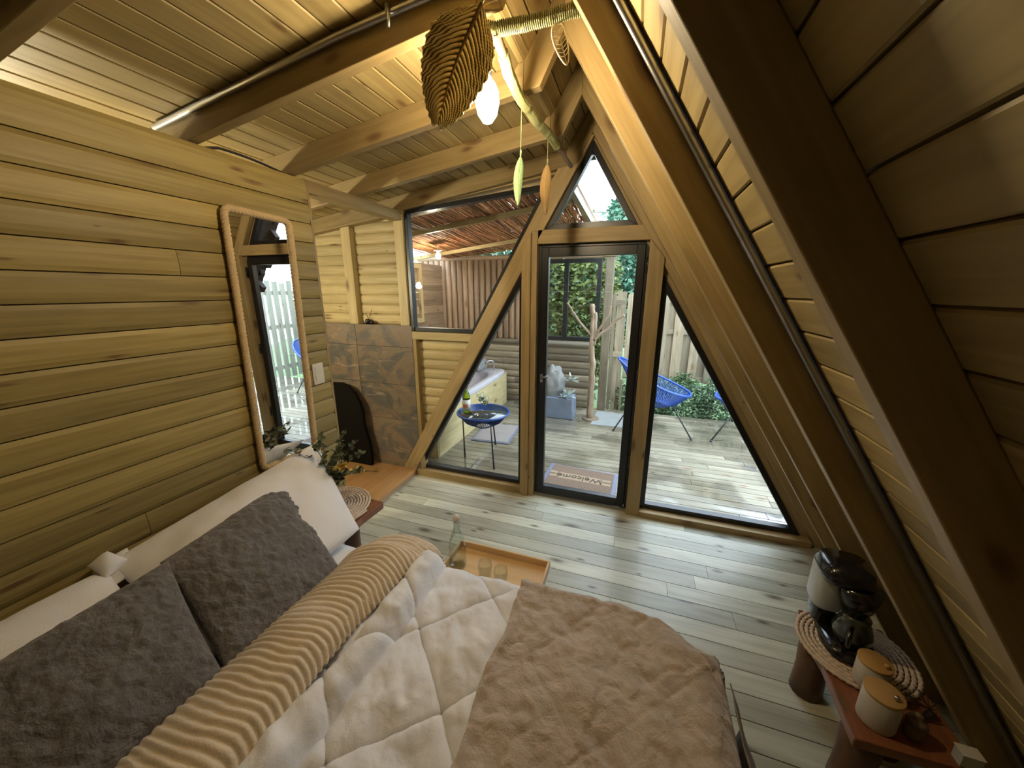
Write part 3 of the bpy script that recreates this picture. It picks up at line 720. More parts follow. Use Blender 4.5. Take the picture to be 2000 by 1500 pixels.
tag(b.build('fur_cushion', M['greyfur'], origin=(-1.35, -1.9, .55)), 'grey faux fur cushion nearest the potted greenery, leaning on the farther white pillow', 'cushion', 'grey fur cushions')
b = pillow(MB(), [(-1.50, -2.66, .745), (-1.48, -2.08, .775), (-1.14, -2.17, .53), (-1.14, -2.66, .52)], .14, 110, 110, ns=7, fur=.009, wr=.016, pinch=.03)
tag(b.build('fur_cushion', M['greyfur'], origin=(-1.35, -2.4, .55)), 'grey faux fur cushion at the near end of the bed, overlapping the other cushion', 'cushion', 'grey fur cushions')

# ================================================================== MIRROR, PLATE
mr = thing('wall_mirror', 'tall narrow mirror framed in twisted rope on the headboard wall', 'mirror', (-1.835, -1.285, .75))
def mpt(a, h, out):   # a along y from the centre, h height from the bottom, out from wall
    t = math.radians(1.6); return (-1.838 + out + .0, -1.285 + a * math.cos(t) - (.66 - h) * math.sin(t), .755 + h * math.cos(t) + a * math.sin(t) * -1)
hw, hh = .168, 1.30
b = MB(); b.prism([mpt(-hw, 0, 0), mpt(hw, 0, 0), mpt(hw, hh, 0), mpt(-hw, hh, 0)], (.012, 0, 0)); b.build('backing', M['black'], mr)
b = MB(); b.prism([mpt(-hw + .012, .012, .0125), mpt(hw - .012, .012, .0125), mpt(hw - .012, hh - .012, .0125), mpt(-hw + .012, hh - .012, .0125)], (.002, 0, 0)); b.build('mirror_glass', M['mirror'], mr)
path = []; r_ = .03
def corner_arc(cx, cy, a0):
    for k in range(6): a = a0 + k * PI / 10; path.append((cx + r_ * math.cos(a), cy + r_ * math.sin(a)))
def line(p, q, n_):
    for k in range(1, n_): path.append((p[0] + (q[0] - p[0]) * k / n_, p[1] + (q[1] - p[1]) * k / n_))
line((hw, r_), (hw, hh - r_), 130); corner_arc(hw - r_, hh - r_, 0); line((hw - r_, hh), (-hw + r_, hh), 30); corner_arc(-hw + r_, hh - r_, PI / 2)
line((-hw, hh - r_), (-hw, r_), 130); corner_arc(-hw + r_, r_, PI); line((-hw + r_, 0), (hw - r_, 0), 30); corner_arc(hw - r_, r_, 1.5 * PI)
b = MB()
for ph in (0, 2 * PI / 3, 4 * PI / 3):
    pts = []; L = 0
    for i, (a, h) in enumerate(path):
        if i: L += math.hypot(a - path[i - 1][0], h - path[i - 1][1])
        n1 = path[(i + 1) % len(path)]; n0 = path[i - 1]; dx, dy = n1[0] - n0[0], n1[1] - n0[1]; l = math.hypot(dx, dy) or 1; nx, ny = -dy / l, dx / l
        an = L / .052 * 2 * PI + ph; o = .0085 * math.cos(an); pts.append(mpt(a + nx * o, h + ny * o, .018 + .0075 * math.sin(an)))
    b.tube(pts, .0098, 7, closed=True)
b.build('rope_frame', M['rope'], mr)
sp_ = thing('switch_plate', 'pale square wall switch plate beside the rope mirror', 'switch', (-1.842, -1.025, 1.19))
b = MB(); b.box((-1.844, -1.065, 1.125), (-1.836, -.985, 1.255)); b.build('plate', M['plate'], sp_, bevel=.003)
b = MB(); b.box((-1.836, -1.05, 1.15), (-1.833, -1.0, 1.19)); b.box((-1.836, -1.05, 1.195), (-1.833, -1.0, 1.235)); b.build('rocker', M['plate'], sp_, bevel=.001)

# ================================================================== BATHROOM CORNER
b = MB(); b.box((-2.95, -.62, 0), (-1.852, -.045, .05), (0, 1, 0))
tag(b.build('wooden_step', M['orange'], bevel=.006, origin=(-2.3, -.3, 0)), 'polished orange-brown plank platform on the floor below the slate tiles', 'platform')
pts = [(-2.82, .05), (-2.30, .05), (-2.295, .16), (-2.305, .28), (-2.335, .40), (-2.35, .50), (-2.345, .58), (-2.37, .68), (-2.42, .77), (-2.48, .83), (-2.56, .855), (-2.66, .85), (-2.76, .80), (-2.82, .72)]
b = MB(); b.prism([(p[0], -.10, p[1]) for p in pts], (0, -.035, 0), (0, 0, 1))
tag(b.build('rounded_panel', M['blackpanel'], bevel=.006, origin=(-2.55, -.12, .05)), 'tall matte black rounded panel standing in front of the slate tiles', 'panel')  # added black cutout in place of a probable cast shadow on the tiles
df = thing('reed_diffuser', 'small black pot with two thin sticks on the ledge above the slate tiles', 'diffuser', (-2.27, -.005, 1.397))
b = MB(); b.lathe([(0, 0), (.024, 0), (.026, .035), (.018, .045), (.0, .045)], (-2.29, -.005, 1.397)); b.lathe([(0, 0), (.018, 0), (.018, .03), (.0, .03)], (-2.245, -.008, 1.397)); b.build('pot', M['black'], df)
for e_ in ((-2.24, .0, 1.53), (-2.305, -.01, 1.50)):
    b = MB(); b.tube([(-2.285, -.005, 1.44), e_], .0022, 5); b.build('stick', M['brown_rib'], df)
wl = thing('wall_lamp', 'small bare bulb lamp behind the headboard wall in the bathroom corner', 'lamp', (-2.9, -1.75, 1.70))
b = MB(); b.lathe([(0, -.035), (.026, -.028), (.036, 0), (.03, .03), (.014, .05), (0, .055)], (-2.9, -1.75, 1.75)); b.build('bulb', M['bathbulb'], wl)
b = MB(); b.lathe([(.018, 0), (.018, .06), (.03, .07), (0, .075)][::-1], (-2.9, -1.75, 1.64)); b.tube([(-2.9, -1.75, 1.66), (-2.9, -1.75, 0)], .012, 8); b.lathe([(0, 0), (.12, 0), (.12, .015), (0, .02)], (-2.9, -1.75, 0)); b.build('stand', M['black'], wl)

# ================================================================== NIGHTSTAND + THINGS ON IT
def logleg(mb, x, y, z0, z1, r):
    pts = [(x, y, z0 + (z1 - z0) * k / 4) for k in range(5)]; mb.tube(pts, [r * (1 + .05 * math.sin(k * 2 + x * 9)) for k in range(5)], 16)
ns = thing('nightstand', 'red-brown wooden slab nightstand on log legs between the bed and the platform', 'nightstand', (-1.6, -1.27, 0))
b = MB(); b.prism([(-1.842, -1.47, .41), (-1.35, -1.47, .41), (-1.365, -1.30, .41), (-1.355, -1.125, .41), (-1.842, -1.09, .41)], (0, 0, .045), (0, 1, 0)); b.build('top', M['redwood'], ns, bevel=.006)
for x, y in ((-1.72, -1.38), (-1.72, -1.2), (-1.46, -1.29)):
    b = MB(); logleg(b, x, y, 0, .41, .045); b.build('leg', M['darklog'], ns)
def placemat(name, cx, cy, z, R, label):
    b = MB(); pts = []; rad = []; turns = R / .0165; N_ = int(turns * 150); arc = 0
    for i in range(N_):
        th = 2 * PI * i / 150; r = .004 + .0165 * th / (2 * PI); arc += r * 2 * PI / 150; w_ = math.sin(2 * PI * arc / .021)
        pts.append((cx + (r + .0008 * w_) * math.cos(th), cy + (r + .0008 * w_) * math.sin(th), z + .0085 + .0012 * math.cos(2 * PI * arc / .021)))
        rad.append(.0072 + .0018 * w_)
    b.tube(pts, rad, 6)
    return tag(b.build(name, M['mat'], origin=(cx, cy, z)), label, 'placemat', 'round woven placemats')
placemat('placemat', -1.60, -1.27, .455, .215, 'round woven fibre placemat under the vase of greenery by the bed')
vz = .472
va = thing('glass_vase', 'clear glass vase of dark eucalyptus sprigs on the placemat by the bed', 'vase', (-1.535, -1.325, vz))
def glassy_lathe(prof_o, prof_i, c, seg=28):
    b = MB(); b.lathe(prof_o + prof_i[::-1], c, seg); return b
b = glassy_lathe([(0, 0), (.036, 0), (.047, .02), (.05, .06), (.038, .11), (.034, .13), (.042, .15)], [(0, .008), (.033, .008), (.044, .024), (.047, .06), (.035, .11), (.031, .13), (.039, .15)], (-1.535, -1.325, vz)); b.build('vase_body', M['cglass'], va)
def leaf_quad(mb, p, d, n_, L, Wd):
    d = d.normalized(); s_ = d.cross(n_); 
    if s_.length < 1e-3: s_ = d.orthogonal()
    s_.normalize(); nn = s_.cross(d)
    pts = [p, p + d * L * .35 + s_ * Wd * .5 + nn * Wd * .12, p + d * L * .75 + s_ * Wd * .38 + nn * Wd * .1, p + d * L, p + d * L * .75 - s_ * Wd * .38 + nn * Wd * .1, p + d * L * .35 - s_ * Wd * .5 + nn * Wd * .12]
    vs_ = [mb.b.verts.new(q) for q in pts]; m1 = vs_[0], vs_[1], vs_[2], vs_[3]
    mb.t = random.random(); mb.face(list(m1)); mb.face([vs_[0], vs_[3], vs_[4], vs_[5]])
rnd = random.Random(5)
ends = [(-1.78, -1.36, .84), (-1.70, -1.20, .86), (-1.60, -1.10, .88), (-1.50, -1.12, .83), (-1.42, -1.16, .78), (-1.38, -1.22, .70), (-1.60, -1.35, .90), (-1.48, -1.30, .86), (-1.44, -1.30, .76), (-1.68, -1.38, .76), (-1.55, -1.20, .78), (-1.36, -1.14, .66), (-1.75, -1.24, .74)]
lf = MB(); yl = MB()
for i, e_ in enumerate(ends):
    p0 = Vector((-1.535 + rnd.uniform(-.02, .02), -1.325 + rnd.uniform(-.02, .02), vz + .02)); p1 = Vector((-1.535 + rnd.uniform(-.02, .02), -1.325 + rnd.uniform(-.02, .02), vz + .15)); p2 = Vector(e_)
    pts = [p0, p1] + [p1.lerp(p2, t) + Vector((0, 0, .05 * math.sin(t * PI))) for t in (.25, .5, .75, 1)]
    sb_ = MB(); sb_.tube(pts, .0018, 5); sb_.build('stem', M['brown_rib'], va)
    for k in range(26):
        t = rnd.uniform(.1, 1); p = p1.lerp(p2, t) + Vector((0, 0, .05 * math.sin(t * PI))); d = Vector((rnd.uniform(-1, 1), rnd.uniform(-1, 1), rnd.uniform(-.5, 1)))
        leaf_quad(lf if not (i in (8, 11) and t > .4) else yl, p, d, Vector((rnd.uniform(-1, 1), rnd.uniform(-1, 1), 1)), rnd.uniform(.022, .04), rnd.uniform(.018, .03))
lf.build('leaves', M['euc'], va, normals=False); yl.build('dried_leaves', M['yellowleaf'], va, normals=False)
b = MB(); b.lathe([(0, 0), (.03, 0), (.042, .03), (.045, .085), (.042, .085), (.038, .03), (0, .01)], (-1.70, -1.30, .474))
tag(b.build('mug', M['bluep'], origin=(-1.70, -1.30, .474)), 'blue enamel cup half hidden behind the vase by the bed', 'cup')

# ================================================================== SERVING TRAY BY THE BED
st = thing('stool', 'small wooden stool under the serving tray beside the bed', 'stool', (-.53, -1.30, 0))
b = MB(); b.lathe([(0, .31), (.13, .31), (.135, .32), (.135, .345), (0, .345)], (-.53, -1.31, 0)); b.build('seat', M['darklog'], st)
for a in (0.3, 2.4, 4.5):
    b = MB(); b.tube([(-.53 + .10 * math.cos(a), -1.31 + .08 * math.sin(a), 0), (-.53 + .07 * math.cos(a), -1.31 + .06 * math.sin(a), .31)], .014, 10); b.build('leg', M['darklog'], st)
tr = thing('serving_tray', 'light bamboo tray with raised rim and low lip beside the bed', 'tray', (-.53, -1.32, .346))
tx0, tx1, ty0, ty1, tz = -.80, -.305, -1.455, -1.205, .346
b = MB(); b.box((tx0, ty0, tz), (tx1, ty1, tz + .008)); b.build('base', M['bamboo'], tr)
for lo, hi, g in (((tx0, ty1 - .011, tz + .008), (tx1, ty1, tz + .045), (1, 0, 0)), ((tx0, ty0, tz + .008), (tx1, ty0 + .011, tz + .045), (1, 0, 0)), ((tx0, ty0 + .011, tz + .008), (tx0 + .011, ty1 - .011, tz + .045), (0, 1, 0)), ((tx1 - .011, ty0 + .011, tz + .008), (tx1, ty1 - .011, tz + .045), (0, 1, 0))):
    b = MB(); b.box(lo, hi, g); b.build('rim', M['bamboo'], tr, bevel=.002)
bt = thing('water_bottle', 'clear glass swing-top water bottle standing on the bamboo tray', 'bottle', (-.755, -1.375, tz + .008))
c0 = (-.745, -1.345, tz + .0085)
b = glassy_lathe([(0, 0), (.038, 0), (.042, .01), (.042, .11), (.036, .15), (.022, .195), (.0145, .215), (.0145, .245), (.018, .248), (.018, .258)], [(0, .006), (.035, .006), (.039, .012), (.039, .11), (.033, .15), (.019, .195), (.0115, .215), (.0115, .258)], c0); b.build('bottle_glass', M['cglass'], bt)
b = MB(); b.lathe([(0, .25), (.011, .25), (.0165, .262), (.0175, .276), (.012, .285), (0, .287)], c0, 20); b.build('stopper', M['plate'], bt)
b = MB(); c_ = Vector(c0); b.tube([c_ + Vector(q) for q in ((0, -.018, .27), (0, -.022, .24), (.0, -.026, .205), (.012, -.014, .20), (.016, 0, .215))], .0013, 5); b.tube([c_ + Vector(q) for q in ((0, .018, .27), (0, .022, .24), (.0, .030, .212), (.008, .036, .20), (.0, .018, .215))], .0013, 5); b.build('wire_clasp', M['steel'], bt)
def tumbler(cx, cy, label):
    t = thing('drinking_glass', label, 'glass', (cx, cy, tz + .0085), 'two tumblers on the tray')
    b = glassy_lathe([(0, 0), (.027, 0), (.030, .004), (.034, .085)], [(0, .008), (.026, .008), (.0325, .085)], (cx, cy, tz + .0085), 24); b.build('glass_body', M['cglass'], t); return t
tumbler(-.585, -1.375, 'clear drinking glass on the bamboo tray, nearer the water bottle'); tumbler(-.50, -1.39, 'clear drinking glass on the bamboo tray, farther from the water bottle')

# ================================================================== LOG BENCH WITH COFFEE THINGS
bn = thing('log_bench', 'low red-brown plank table on thick log legs under the sloping roof', 'table', (.93, -1.3, 0))
b = MB(); b.prism([(.775, -1.555, .262), (1.09, -1.545, .262), (1.095, -1.04, .262), (.80, -1.03, .262), (.765, -1.12, .262), (.79, -1.3, .262)], (0, 0, .038), (0, 1, 0)); b.build('top', M['redwood'], bn, bevel=.005)
for x, y in ((.835, -1.155), (.845, -1.475), (1.02, -1.30)):
    b = MB(); logleg(b, x, y, 0, .262, .056); b.build('leg', M['darklog'], bn)
placemat('placemat', .925, -1.195, .30, .185, 'round woven fibre placemat under the coffee maker by the sloping wall')
cm = thing('coffee_maker', 'black drip coffee maker with grey water tank on the woven placemat', 'coffee maker', (.86, -1.14, .318))
zc = .3185
def ell(cx, cy, rx_, ry_, z0, z1, mb, taper=1.0, seg=28, rot=0, bev=.01):
    mb.seed(); prof_ = [(0, z0), (.94, z0), (1, z0 + bev), (taper, z1 - bev), (taper * .94, z1), (0, z1)]; rings = []
    for r, z in prof_:
        if r == 0: rings.append([mb.b.verts.new((cx, cy, z))]); continue
        ring = []
        for k in range(seg):
            a = 2 * PI * k / seg; ca, sa = math.cos(a), math.sin(a); e = .6
            px = rx_ * r * math.copysign(abs(ca) ** e, ca); py = ry_ * r * math.copysign(abs(sa) ** e, sa)
            ring.append(mb.b.verts.new((cx + px * math.cos(rot) - py * math.sin(rot), cy + px * math.sin(rot) + py * math.cos(rot), z)))
        rings.append(ring)
    for A, B in zip(rings[:-1], rings[1:]):
        for k in range(seg):
            k2 = (k + 1) % seg
            if len(A) == 1: mb.face([A[0], B[k], B[k2]], None, True)
            elif len(B) == 1: mb.face([A[k], A[k2], B[0]], None, True)
            else: mb.face([A[k], A[k2], B[k2], B[k]], None, True)
    return mb
b = ell(.90, -1.18, .085, .115, zc, zc + .035, MB(), .96, rot=-.1); b.build('base', M['darkp'], cm)
b = ell(.845, -1.10, .040, .052, zc + .035, zc + .115, MB(), .95, rot=-.1); b.build('lower_column', M['darkp'], cm)
b = ell(.842, -1.10, .050, .066, zc + .115, zc + .275, MB(), 1.0, rot=-.1); b.build('water_tank', M['greyp'], cm)
b = ell(.872, -1.13, .088, .095, zc + .272, zc + .33, MB(), .9, rot=-.1, bev=.02); b.build('lid', M['darkp'], cm)
b = MB(); b.lathe([(0, .150), (.035, .150), (.058, .215), (.066, .272), (.0, .272)], (.905, -1.185, zc)); b.build('filter_basket', M['darkp'], cm)
b = MB(); b.lathe([(0, .036), (.050, .036), (.062, .055), (.064, .085), (.050, .12), (.043, .135), (.046, .148), (0, .150)], (.908, -1.195, zc)); b.build('carafe', M['dglass'], cm)
b = MB(); b.tube([(.875, -1.245, zc + .135), (.855, -1.28, zc + .125), (.85, -1.29, zc + .085), (.868, -1.262, zc + .055), (.883, -1.25, zc + .052)], .008, 8); b.build('carafe_handle', M['darkp'], cm)
def canister(cx, cy, z, r, h, label):
    t = thing('canister', label, 'canister', (cx, cy, z), 'white canisters with wooden lids')
    b = MB(); b.lathe([(0, 0), (r * .97, 0), (r, .006), (r, h - .014), (r * .98, h - .012), (0, h - .012)], (cx, cy, z), 32); b.build('body', M['ceramic'], t)
    b = MB(); b.lathe([(0, h - .011), (r * 1.0, h - .011), (r * 1.02, h - .008), (r * 1.02, h - .001), (r * .99, h), (0, h)], (cx, cy, z), 32); b.build('lid', M['lid'], t)
    b = MB(); b.lathe([(0, h), (.005, h), (.008, h + .008), (.006, h + .014), (0, h + .015)], (cx + .02, cy - .02, z), 12); b.build('knob', M['steel'] if label.startswith('white canister nearest') else M['lid'], t)
    return t
canister(.905, -1.345, .317, .047, .105, 'white canister with wooden lid close behind the other one, beside the coffee maker')
canister(.868, -1.468, .301, .050, .125, 'white canister nearest the bed with round wooden lid on the log table')
tj = thing('wooden_jar', 'small wooden jar with a knobbed lid right of the white canisters', 'jar', (.955, -1.485, .301))
b = MB(); b.lathe([(0, 0), (.022, 0), (.026, .02), (.024, .055), (0, .056)], (.955, -1.485, .301)); b.build('body', M['drift'], tj)
b = MB(); b.lathe([(0, .057), (.027, .057), (.022, .072), (.009, .078), (.011, .088), (0, .092)], (.955, -1.485, .301)); b.build('lid', M['drift'], tj)
tw = thing('dried_twigs', 'bundle of dark dried twigs lying on the table below the rafters', 'dried twigs', (1.03, -1.40, .305))
b = MB()
for k in range(16): a = rnd.uniform(-.6, .6); b.tube([(1.0 + .004 * k, -1.42, .306 + .001 * k), (1.02 + .03 * math.cos(a), -1.39, .325), (1.02 + .05 * math.cos(a + k), -1.38 + .03 * math.sin(k * 2.), .34 + .02 * math.sin(k))], .0014, 5)
b.build('twigs', M['coffee_dark'], tw)
bx = thing('paper_box', 'small pale box on the table end at the bottom right corner', 'box', (1.02, -1.535, .301))
b = MB(); b.box((1.035, -1.540, .301), (1.085, -1.507, .345)); b.build('box_body', M['greyp'], bx, bevel=.002)
b = MB(); b.box((1.033, -1.542, .3455), (1.087, -1.505, .349)); b.build('lid', M['plate'], bx, bevel=.001)

# ================================================================== HANGING BRANCH AND LEAVES
br = thing('hanging_branch', 'forked driftwood branch wrapped in green twine hanging under the ridge', 'branch', (-.48, -.9, 2.44))
main = [(-.475, -1.47, 2.452), (-.505, -1.27, 2.444), (-.515, -1.08, 2.440), (-.505, -.88, 2.436), (-.483, -.72, 2.440), (-.462, -.5, 2.428), (-.445, -.30, 2.415)]
def wob(pts, amp=.006, n_=8):
    out = []; pts = [Vector(p) for p in pts]
    for i in range(len(pts) - 1):
        for k in range(n_):
            t = k / n_; p = pts[i].lerp(pts[i + 1], t); q = p * 9; out.append(p + Vector((noise.noise(q), noise.noise(q + Vector((5, 0, 0))), noise.noise(q + Vector((0, 7, 0))))) * amp)
    return out + [pts[-1]]
mw = wob(main); b = MB(); b.tube(mw, [.0165 - .004 * k / len(mw) for k in range(len(mw))], 10); b.build('long_limb', M['drift'], br)
cross = wob([(-.62, -1.53, 2.47), (-.545, -1.50, 2.462), (-.475, -1.465, 2.455), (-.40, -1.44, 2.47), (-.31, -1.425, 2.478), (-.22, -1.41, 2.487), (-.165, -1.40, 2.49)], .005)
b = MB(); b.tube(cross, .015, 10); b.build('cross_limb', M['drift'], br)
def wrap(path_, r, pitch, m, name, rr=.0024):
    pts = []; L = 0; P_ = [Vector(p) for p in path_]; tot = sum((P_[i + 1] - P_[i]).length for i in range(len(P_) - 1)); N_ = int(tot / pitch * 9); x = None
    for i in range(N_):
        s_ = i / N_ * tot; a = 0
        for j in range(len(P_) - 1):
            l = (P_[j + 1] - P_[j]).length
            if a + l >= s_: break
            a += l
        d = (P_[j + 1] - P_[j]).normalized(); p = P_[j] + d * (s_ - a)
        x = d.orthogonal().normalized() if x is None else (x - d * x.dot(d)).normalized(); y_ = d.cross(x); th = 2 * PI * i / 9
        rad = r + .002 * noise.noise(p * 40); pts.append(p + (x * math.cos(th) + y_ * math.sin(th)) * rad)
    b = MB(); b.tube(pts, rr, 5); b.build(name, m, br)
wrap(mw[4:38], .0185, .0062, M['mossrope'], 'twine'); wrap(cross[6:46], .0175, .0062, M['mossrope'], 'twine')
for p in ((-.50, -1.03 + .02, 2.44), (-.20, -1.405, 2.487)):
    pass
for q0_, q1_ in (((-.515, -1.03, 2.44), (-.515, -1.01, 2.50)), ((-.46, -.51, 2.42), (-.46, -.51, 2.51)), ((-.25, -1.412, 2.48), (-.25, -1.47, 2.53))):
    b = MB(); b.tube([q0_, q1_], .002, 5); b.build('hanging_cord', M['mossrope'], br)
# bulb hung from the branch
lb = thing('pendant_bulb', 'glowing clear bulb hanging from the branch behind the big metal leaf', 'light bulb', (-.532, -1.40, 2.40))
bc = (-.532, -1.40, 2.318)
b = MB(); b.lathe([(0, -.080), (.016, -.075), (.032, -.053), (.040, -.018), (.038, .012), (.027, .036), (.015, .050), (0, .051)], bc, 28); b.build('bulb_glass', M['bulb'], lb)
b = MB(); b.lathe([(0, .050), (.0175, .050), (.0185, .085), (.012, .095), (0, .095)], bc, 18); b.tube([(-.532, -1.40, 2.41), (-.528, -1.40, 2.44), (-.492, -1.40, 2.452)], .0035, 6); b.build('socket', M['black'], lb)
def leaf_thing(name, label, top, bot, width, m, mrib, cordtop, cup=.02, style='solid', facing=None):
    top = Vector(top); bot = Vector(bot); t = thing(name, label, 'leaf ornament', tuple(top), 'leaf ornaments')
    ax = (bot - top); L = ax.length; ax.normalize(); cam_p = Vector((0, -2.7, 1.69)); f_ = Vector(facing) if facing else (cam_p - (top + bot) / 2); s_ = ax.cross(f_).normalized(); nn = s_.cross(ax).normalized()
    if nn.dot(f_) < 0: nn = -nn
    def wid(t_): return width / 2 * (math.sin(PI * min(1, t_ ** .66)) ** .6) * (1 - .08 * t_)
    if style == 'solid':
        def fn(u, v):
            a = 2 * u - 1; ww = wid(.015 + .975 * v) * (1 + .03 * math.sin(v * 60)); ri = .0045 * math.sin((v * 1.0 - abs(a) ** 1.4 * .30) * 2 * PI * 20) * (1 if width > .08 else .3) * min(1, abs(a) * 5)
            return top + ax * (L * v + L * .07 * abs(a) * (1 - v)) + s_ * (a * ww + .10 * L * math.sin(v * PI) * .35) + nn * (-cup * a * a - .02 * math.sin(v * PI * 1.2) + ri)
        b = MB(); b.seed(); b.off = (0, 0); b.grid(fn, 40, 200 if width > .08 else 40, newseed=False); b.build('blade', m, t, solid=.002)
        mid = [top + ax * (L * v) + s_ * (.10 * L * math.sin(v * PI) * .35) + nn * (-.02 * math.sin(v * PI * 1.2) + .004) for v in [k / 14 for k in range(15)]]
        b = MB(); b.tube(mid, [max(.0012, (.006 if width > .08 else .0022) * (1 - k / 15)) for k in range(15)], 8); b.build('midrib', mrib, t)
    else:
        b = MB(); pts = [top + ax * (L * v) + s_ * wid(v) for v in [k / 20 for k in range(21)]] + [top + ax * (L * v) - s_ * wid(v) for v in [k / 20 for k in range(19, 0, -1)]]
        b.tube(pts, .0024, 6, closed=True); b.build('outline', m, t)
        b = MB(); b.tube([top, bot], .0018, 6)
        for k in range(2, 9):
            p = top + ax * (L * k / 10); 
            for sg in (1, -1): b.tube([p, p - ax * L * .07 + s_ * sg * wid(max(.05, k / 10 - .07)) * .92], .0014, 5)
        b.build('veins', mrib, t)
    if cordtop:
        b = MB(); b.tube([cordtop, top], .0016, 6); b.tube([top - ax * .0, top - ax * .02], .004, 6); b.build('cord', mrib if style != 'solid' or width < .08 else M['mossrope'], t)
    return t
leaf_thing('metal_leaf', 'large antique gold ribbed metal leaf hanging in front of the bulb', (-.480, -1.56, 2.462), (-.612, -1.60, 2.168), .200, M['goldleaf'], M['brown_rib'], (-.50, -1.49, 2.462), .035)
leaf_thing('yarn_leaf', 'light green macrame leaf on a long cord below the branch', (-.515, -1.08, 2.238), (-.524, -1.08, 2.045), .038, M['greenyarn'], M['greenyarn'], (-.512, -1.08, 2.43), .012)
leaf_thing('yarn_leaf', 'tan macrame leaf with green centre below the far part of the branch', (-.483, -.74, 2.305), (-.485, -.74, 2.07), .052, M['tanyarn'], M['mossrope'], (-.483, -.74, 2.43), .012)
leaf_thing('wire_leaf', 'open straw-coloured outline leaf hanging from the short arm of the branch', (-.300, -1.42, 2.463), (-.262, -1.42, 2.352), .042, M['straw'], M['straw'], (-.302, -1.422, 2.475), style='wire')
# conduit bent along the second roof truss
cd_ = thing('conduit_pipe', 'galvanised conduit pipe bent along the near rafter and ceiling beam', 'pipe', (-.3, -1.53, 2.6))
yc = -1.522; cc = CB - .016
A_ = rp(cc, .12); B_ = (XR + .19, (cc - .8508 * (XR + .19)) / .5255)
pts = [(A_[0], yc, A_[1]), (B_[0], yc, B_[1])]
pts += [(-.205, yc, 2.575), (-.25, yc, 2.60), (-.31, yc, 2.607), (-.40, yc, 2.588), (-.52, yc, 2.555), (-1.0, yc, cz(-1.0) - .022), (-2.02, yc, cz(-2.02) - .022)]
def dense(pts, n_=6):
    P_ = [Vector(p) for p in pts]; out = []
    for i in range(len(P_) - 1):
        p0, p1, p2, p3 = P_[max(i - 1, 0)], P_[i], P_[i + 1], P_[min(i + 2, len(P_) - 1)]
        if (p2 - p1).length > .3: out.append(p1); continue
        for k in range(n_):
            t = k / n_; out.append(.5 * ((2 * p1) + (-p0 + p2) * t + (2 * p0 - 5 * p1 + 4 * p2 - p3) * t * t + (-p0 + 3 * p1 - 3 * p2 + p3) * t ** 3) if 1 <= i else p1.lerp(p2, t))
    return out + [P_[-1]]
b = MB(); b.tube(dense(pts), .0125, 12); b.build('pipe', M['steel'], cd_)
for p in ((-.19, yc - .002, 2.567), (-.80, yc - .002, cz(-.80) - .03)):
    b = MB(); b.tube([(p[0], p[1] - .016, p[2] + .012), (p[0], p[1] - .016, p[2] - .03), (p[0] - .004, p[1] - .014, p[2] - .045)], .005, 6); b.tube([(p[0] - .008, p[1] - .014, p[2] + .016), (p[0] - .008, p[1] - .016, p[2] - .02)], .003, 6); b.build('clamp', M['steel'], cd_)
b = MB(); b.tube(dense([(-1.90, -1.42, 2.306), (-1.89, -1.36, 2.325), (-1.88, -1.2, 2.322), (-1.89, -1.0, 2.306)]), .006, 8)
tag(b.build('electric_cable', M['pvc'], origin=(-1.89, -1.2, 2.3)), 'short dark cable lying along the top of the headboard wall', 'cable')
# ================================================================== PORCH AND GARDEN
# back wall of the porch: half-log wainscot, window, round poles
f = MB(); z = DZ
while z < .90:
    z1 = z + .1; pts = []
    for i in range(7):
        u = i / 6; pts.append((-3.4, 2.585 - .016 * (1 - abs(2 * u - 1) ** 3), z + .001 + u * (z1 - z - .002)))
    pts += [(-3.4, 2.63, z1 - .001), (-3.4, 2.63, z + .001)]
    xc = random.uniform(-2.2, -1.0)
    f.prism(pts, (xc - (-3.4), 0, 0), (1, 0, 0)); f.prism([(p[0] - (-3.4) + xc + .003, p[1], p[2]) for p in pts], (-.60 - xc - .003, 0, 0), (1, 0, 0)); z = z1
f.tube([(-3.4, 2.585, .935), (-.60, 2.585, .935)], .045, 12)
struct(f.build('wall_porch', M['fence']))
b = MB(); b.box((-.595, 2.575, DZ), (-.575, 2.60, .92), (0, 0, 1)); struct(b.build('trim_60', M['log']))
f = MB(); x = -3.4
while x < -1.62:
    f.tube([(x + .048, 2.60, .965), (x + .048, 2.60, 1.0), (x + .05 + random.uniform(-.004, .004), 2.60, 2.14)], [.036, .047, .046], 12); x += .097
f.box((-3.4, 2.615, .96), (-1.62, 2.63, 2.12), (0, 0, 1))
struct(f.build('wall_poles', M['log']))
f = MB(); f.tube([(-3.4, 2.60, 2.17), (-.30, 2.60, 2.17)], .038, 12); struct(f.build('trim_61', M['log']))
# left side wall of the porch
f = MB(); z = DZ
while z < 2.0:
    f.box((-3.0, .09, z + .001), (-2.96, 2.6, z + .099), (0, 1, 0)); z += .1
struct(f.build('wall_porch_side', M['log']))
# added frame on the side wall, imitates an indoor frame reflected in the glass
b = MB()
for lo, hi in (((-2.955, 1.30, 1.25), (-2.92, 1.36, 2.05)), ((-2.955, 1.86, 1.25), (-2.92, 1.92, 2.05)), ((-2.955, 1.36, 1.25), (-2.92, 1.86, 1.31)), ((-2.955, 1.36, 1.99), (-2.92, 1.86, 2.05))): b.box(lo, hi, (0, 0, 1))
struct(b.build('window_6', M['beam_light']))
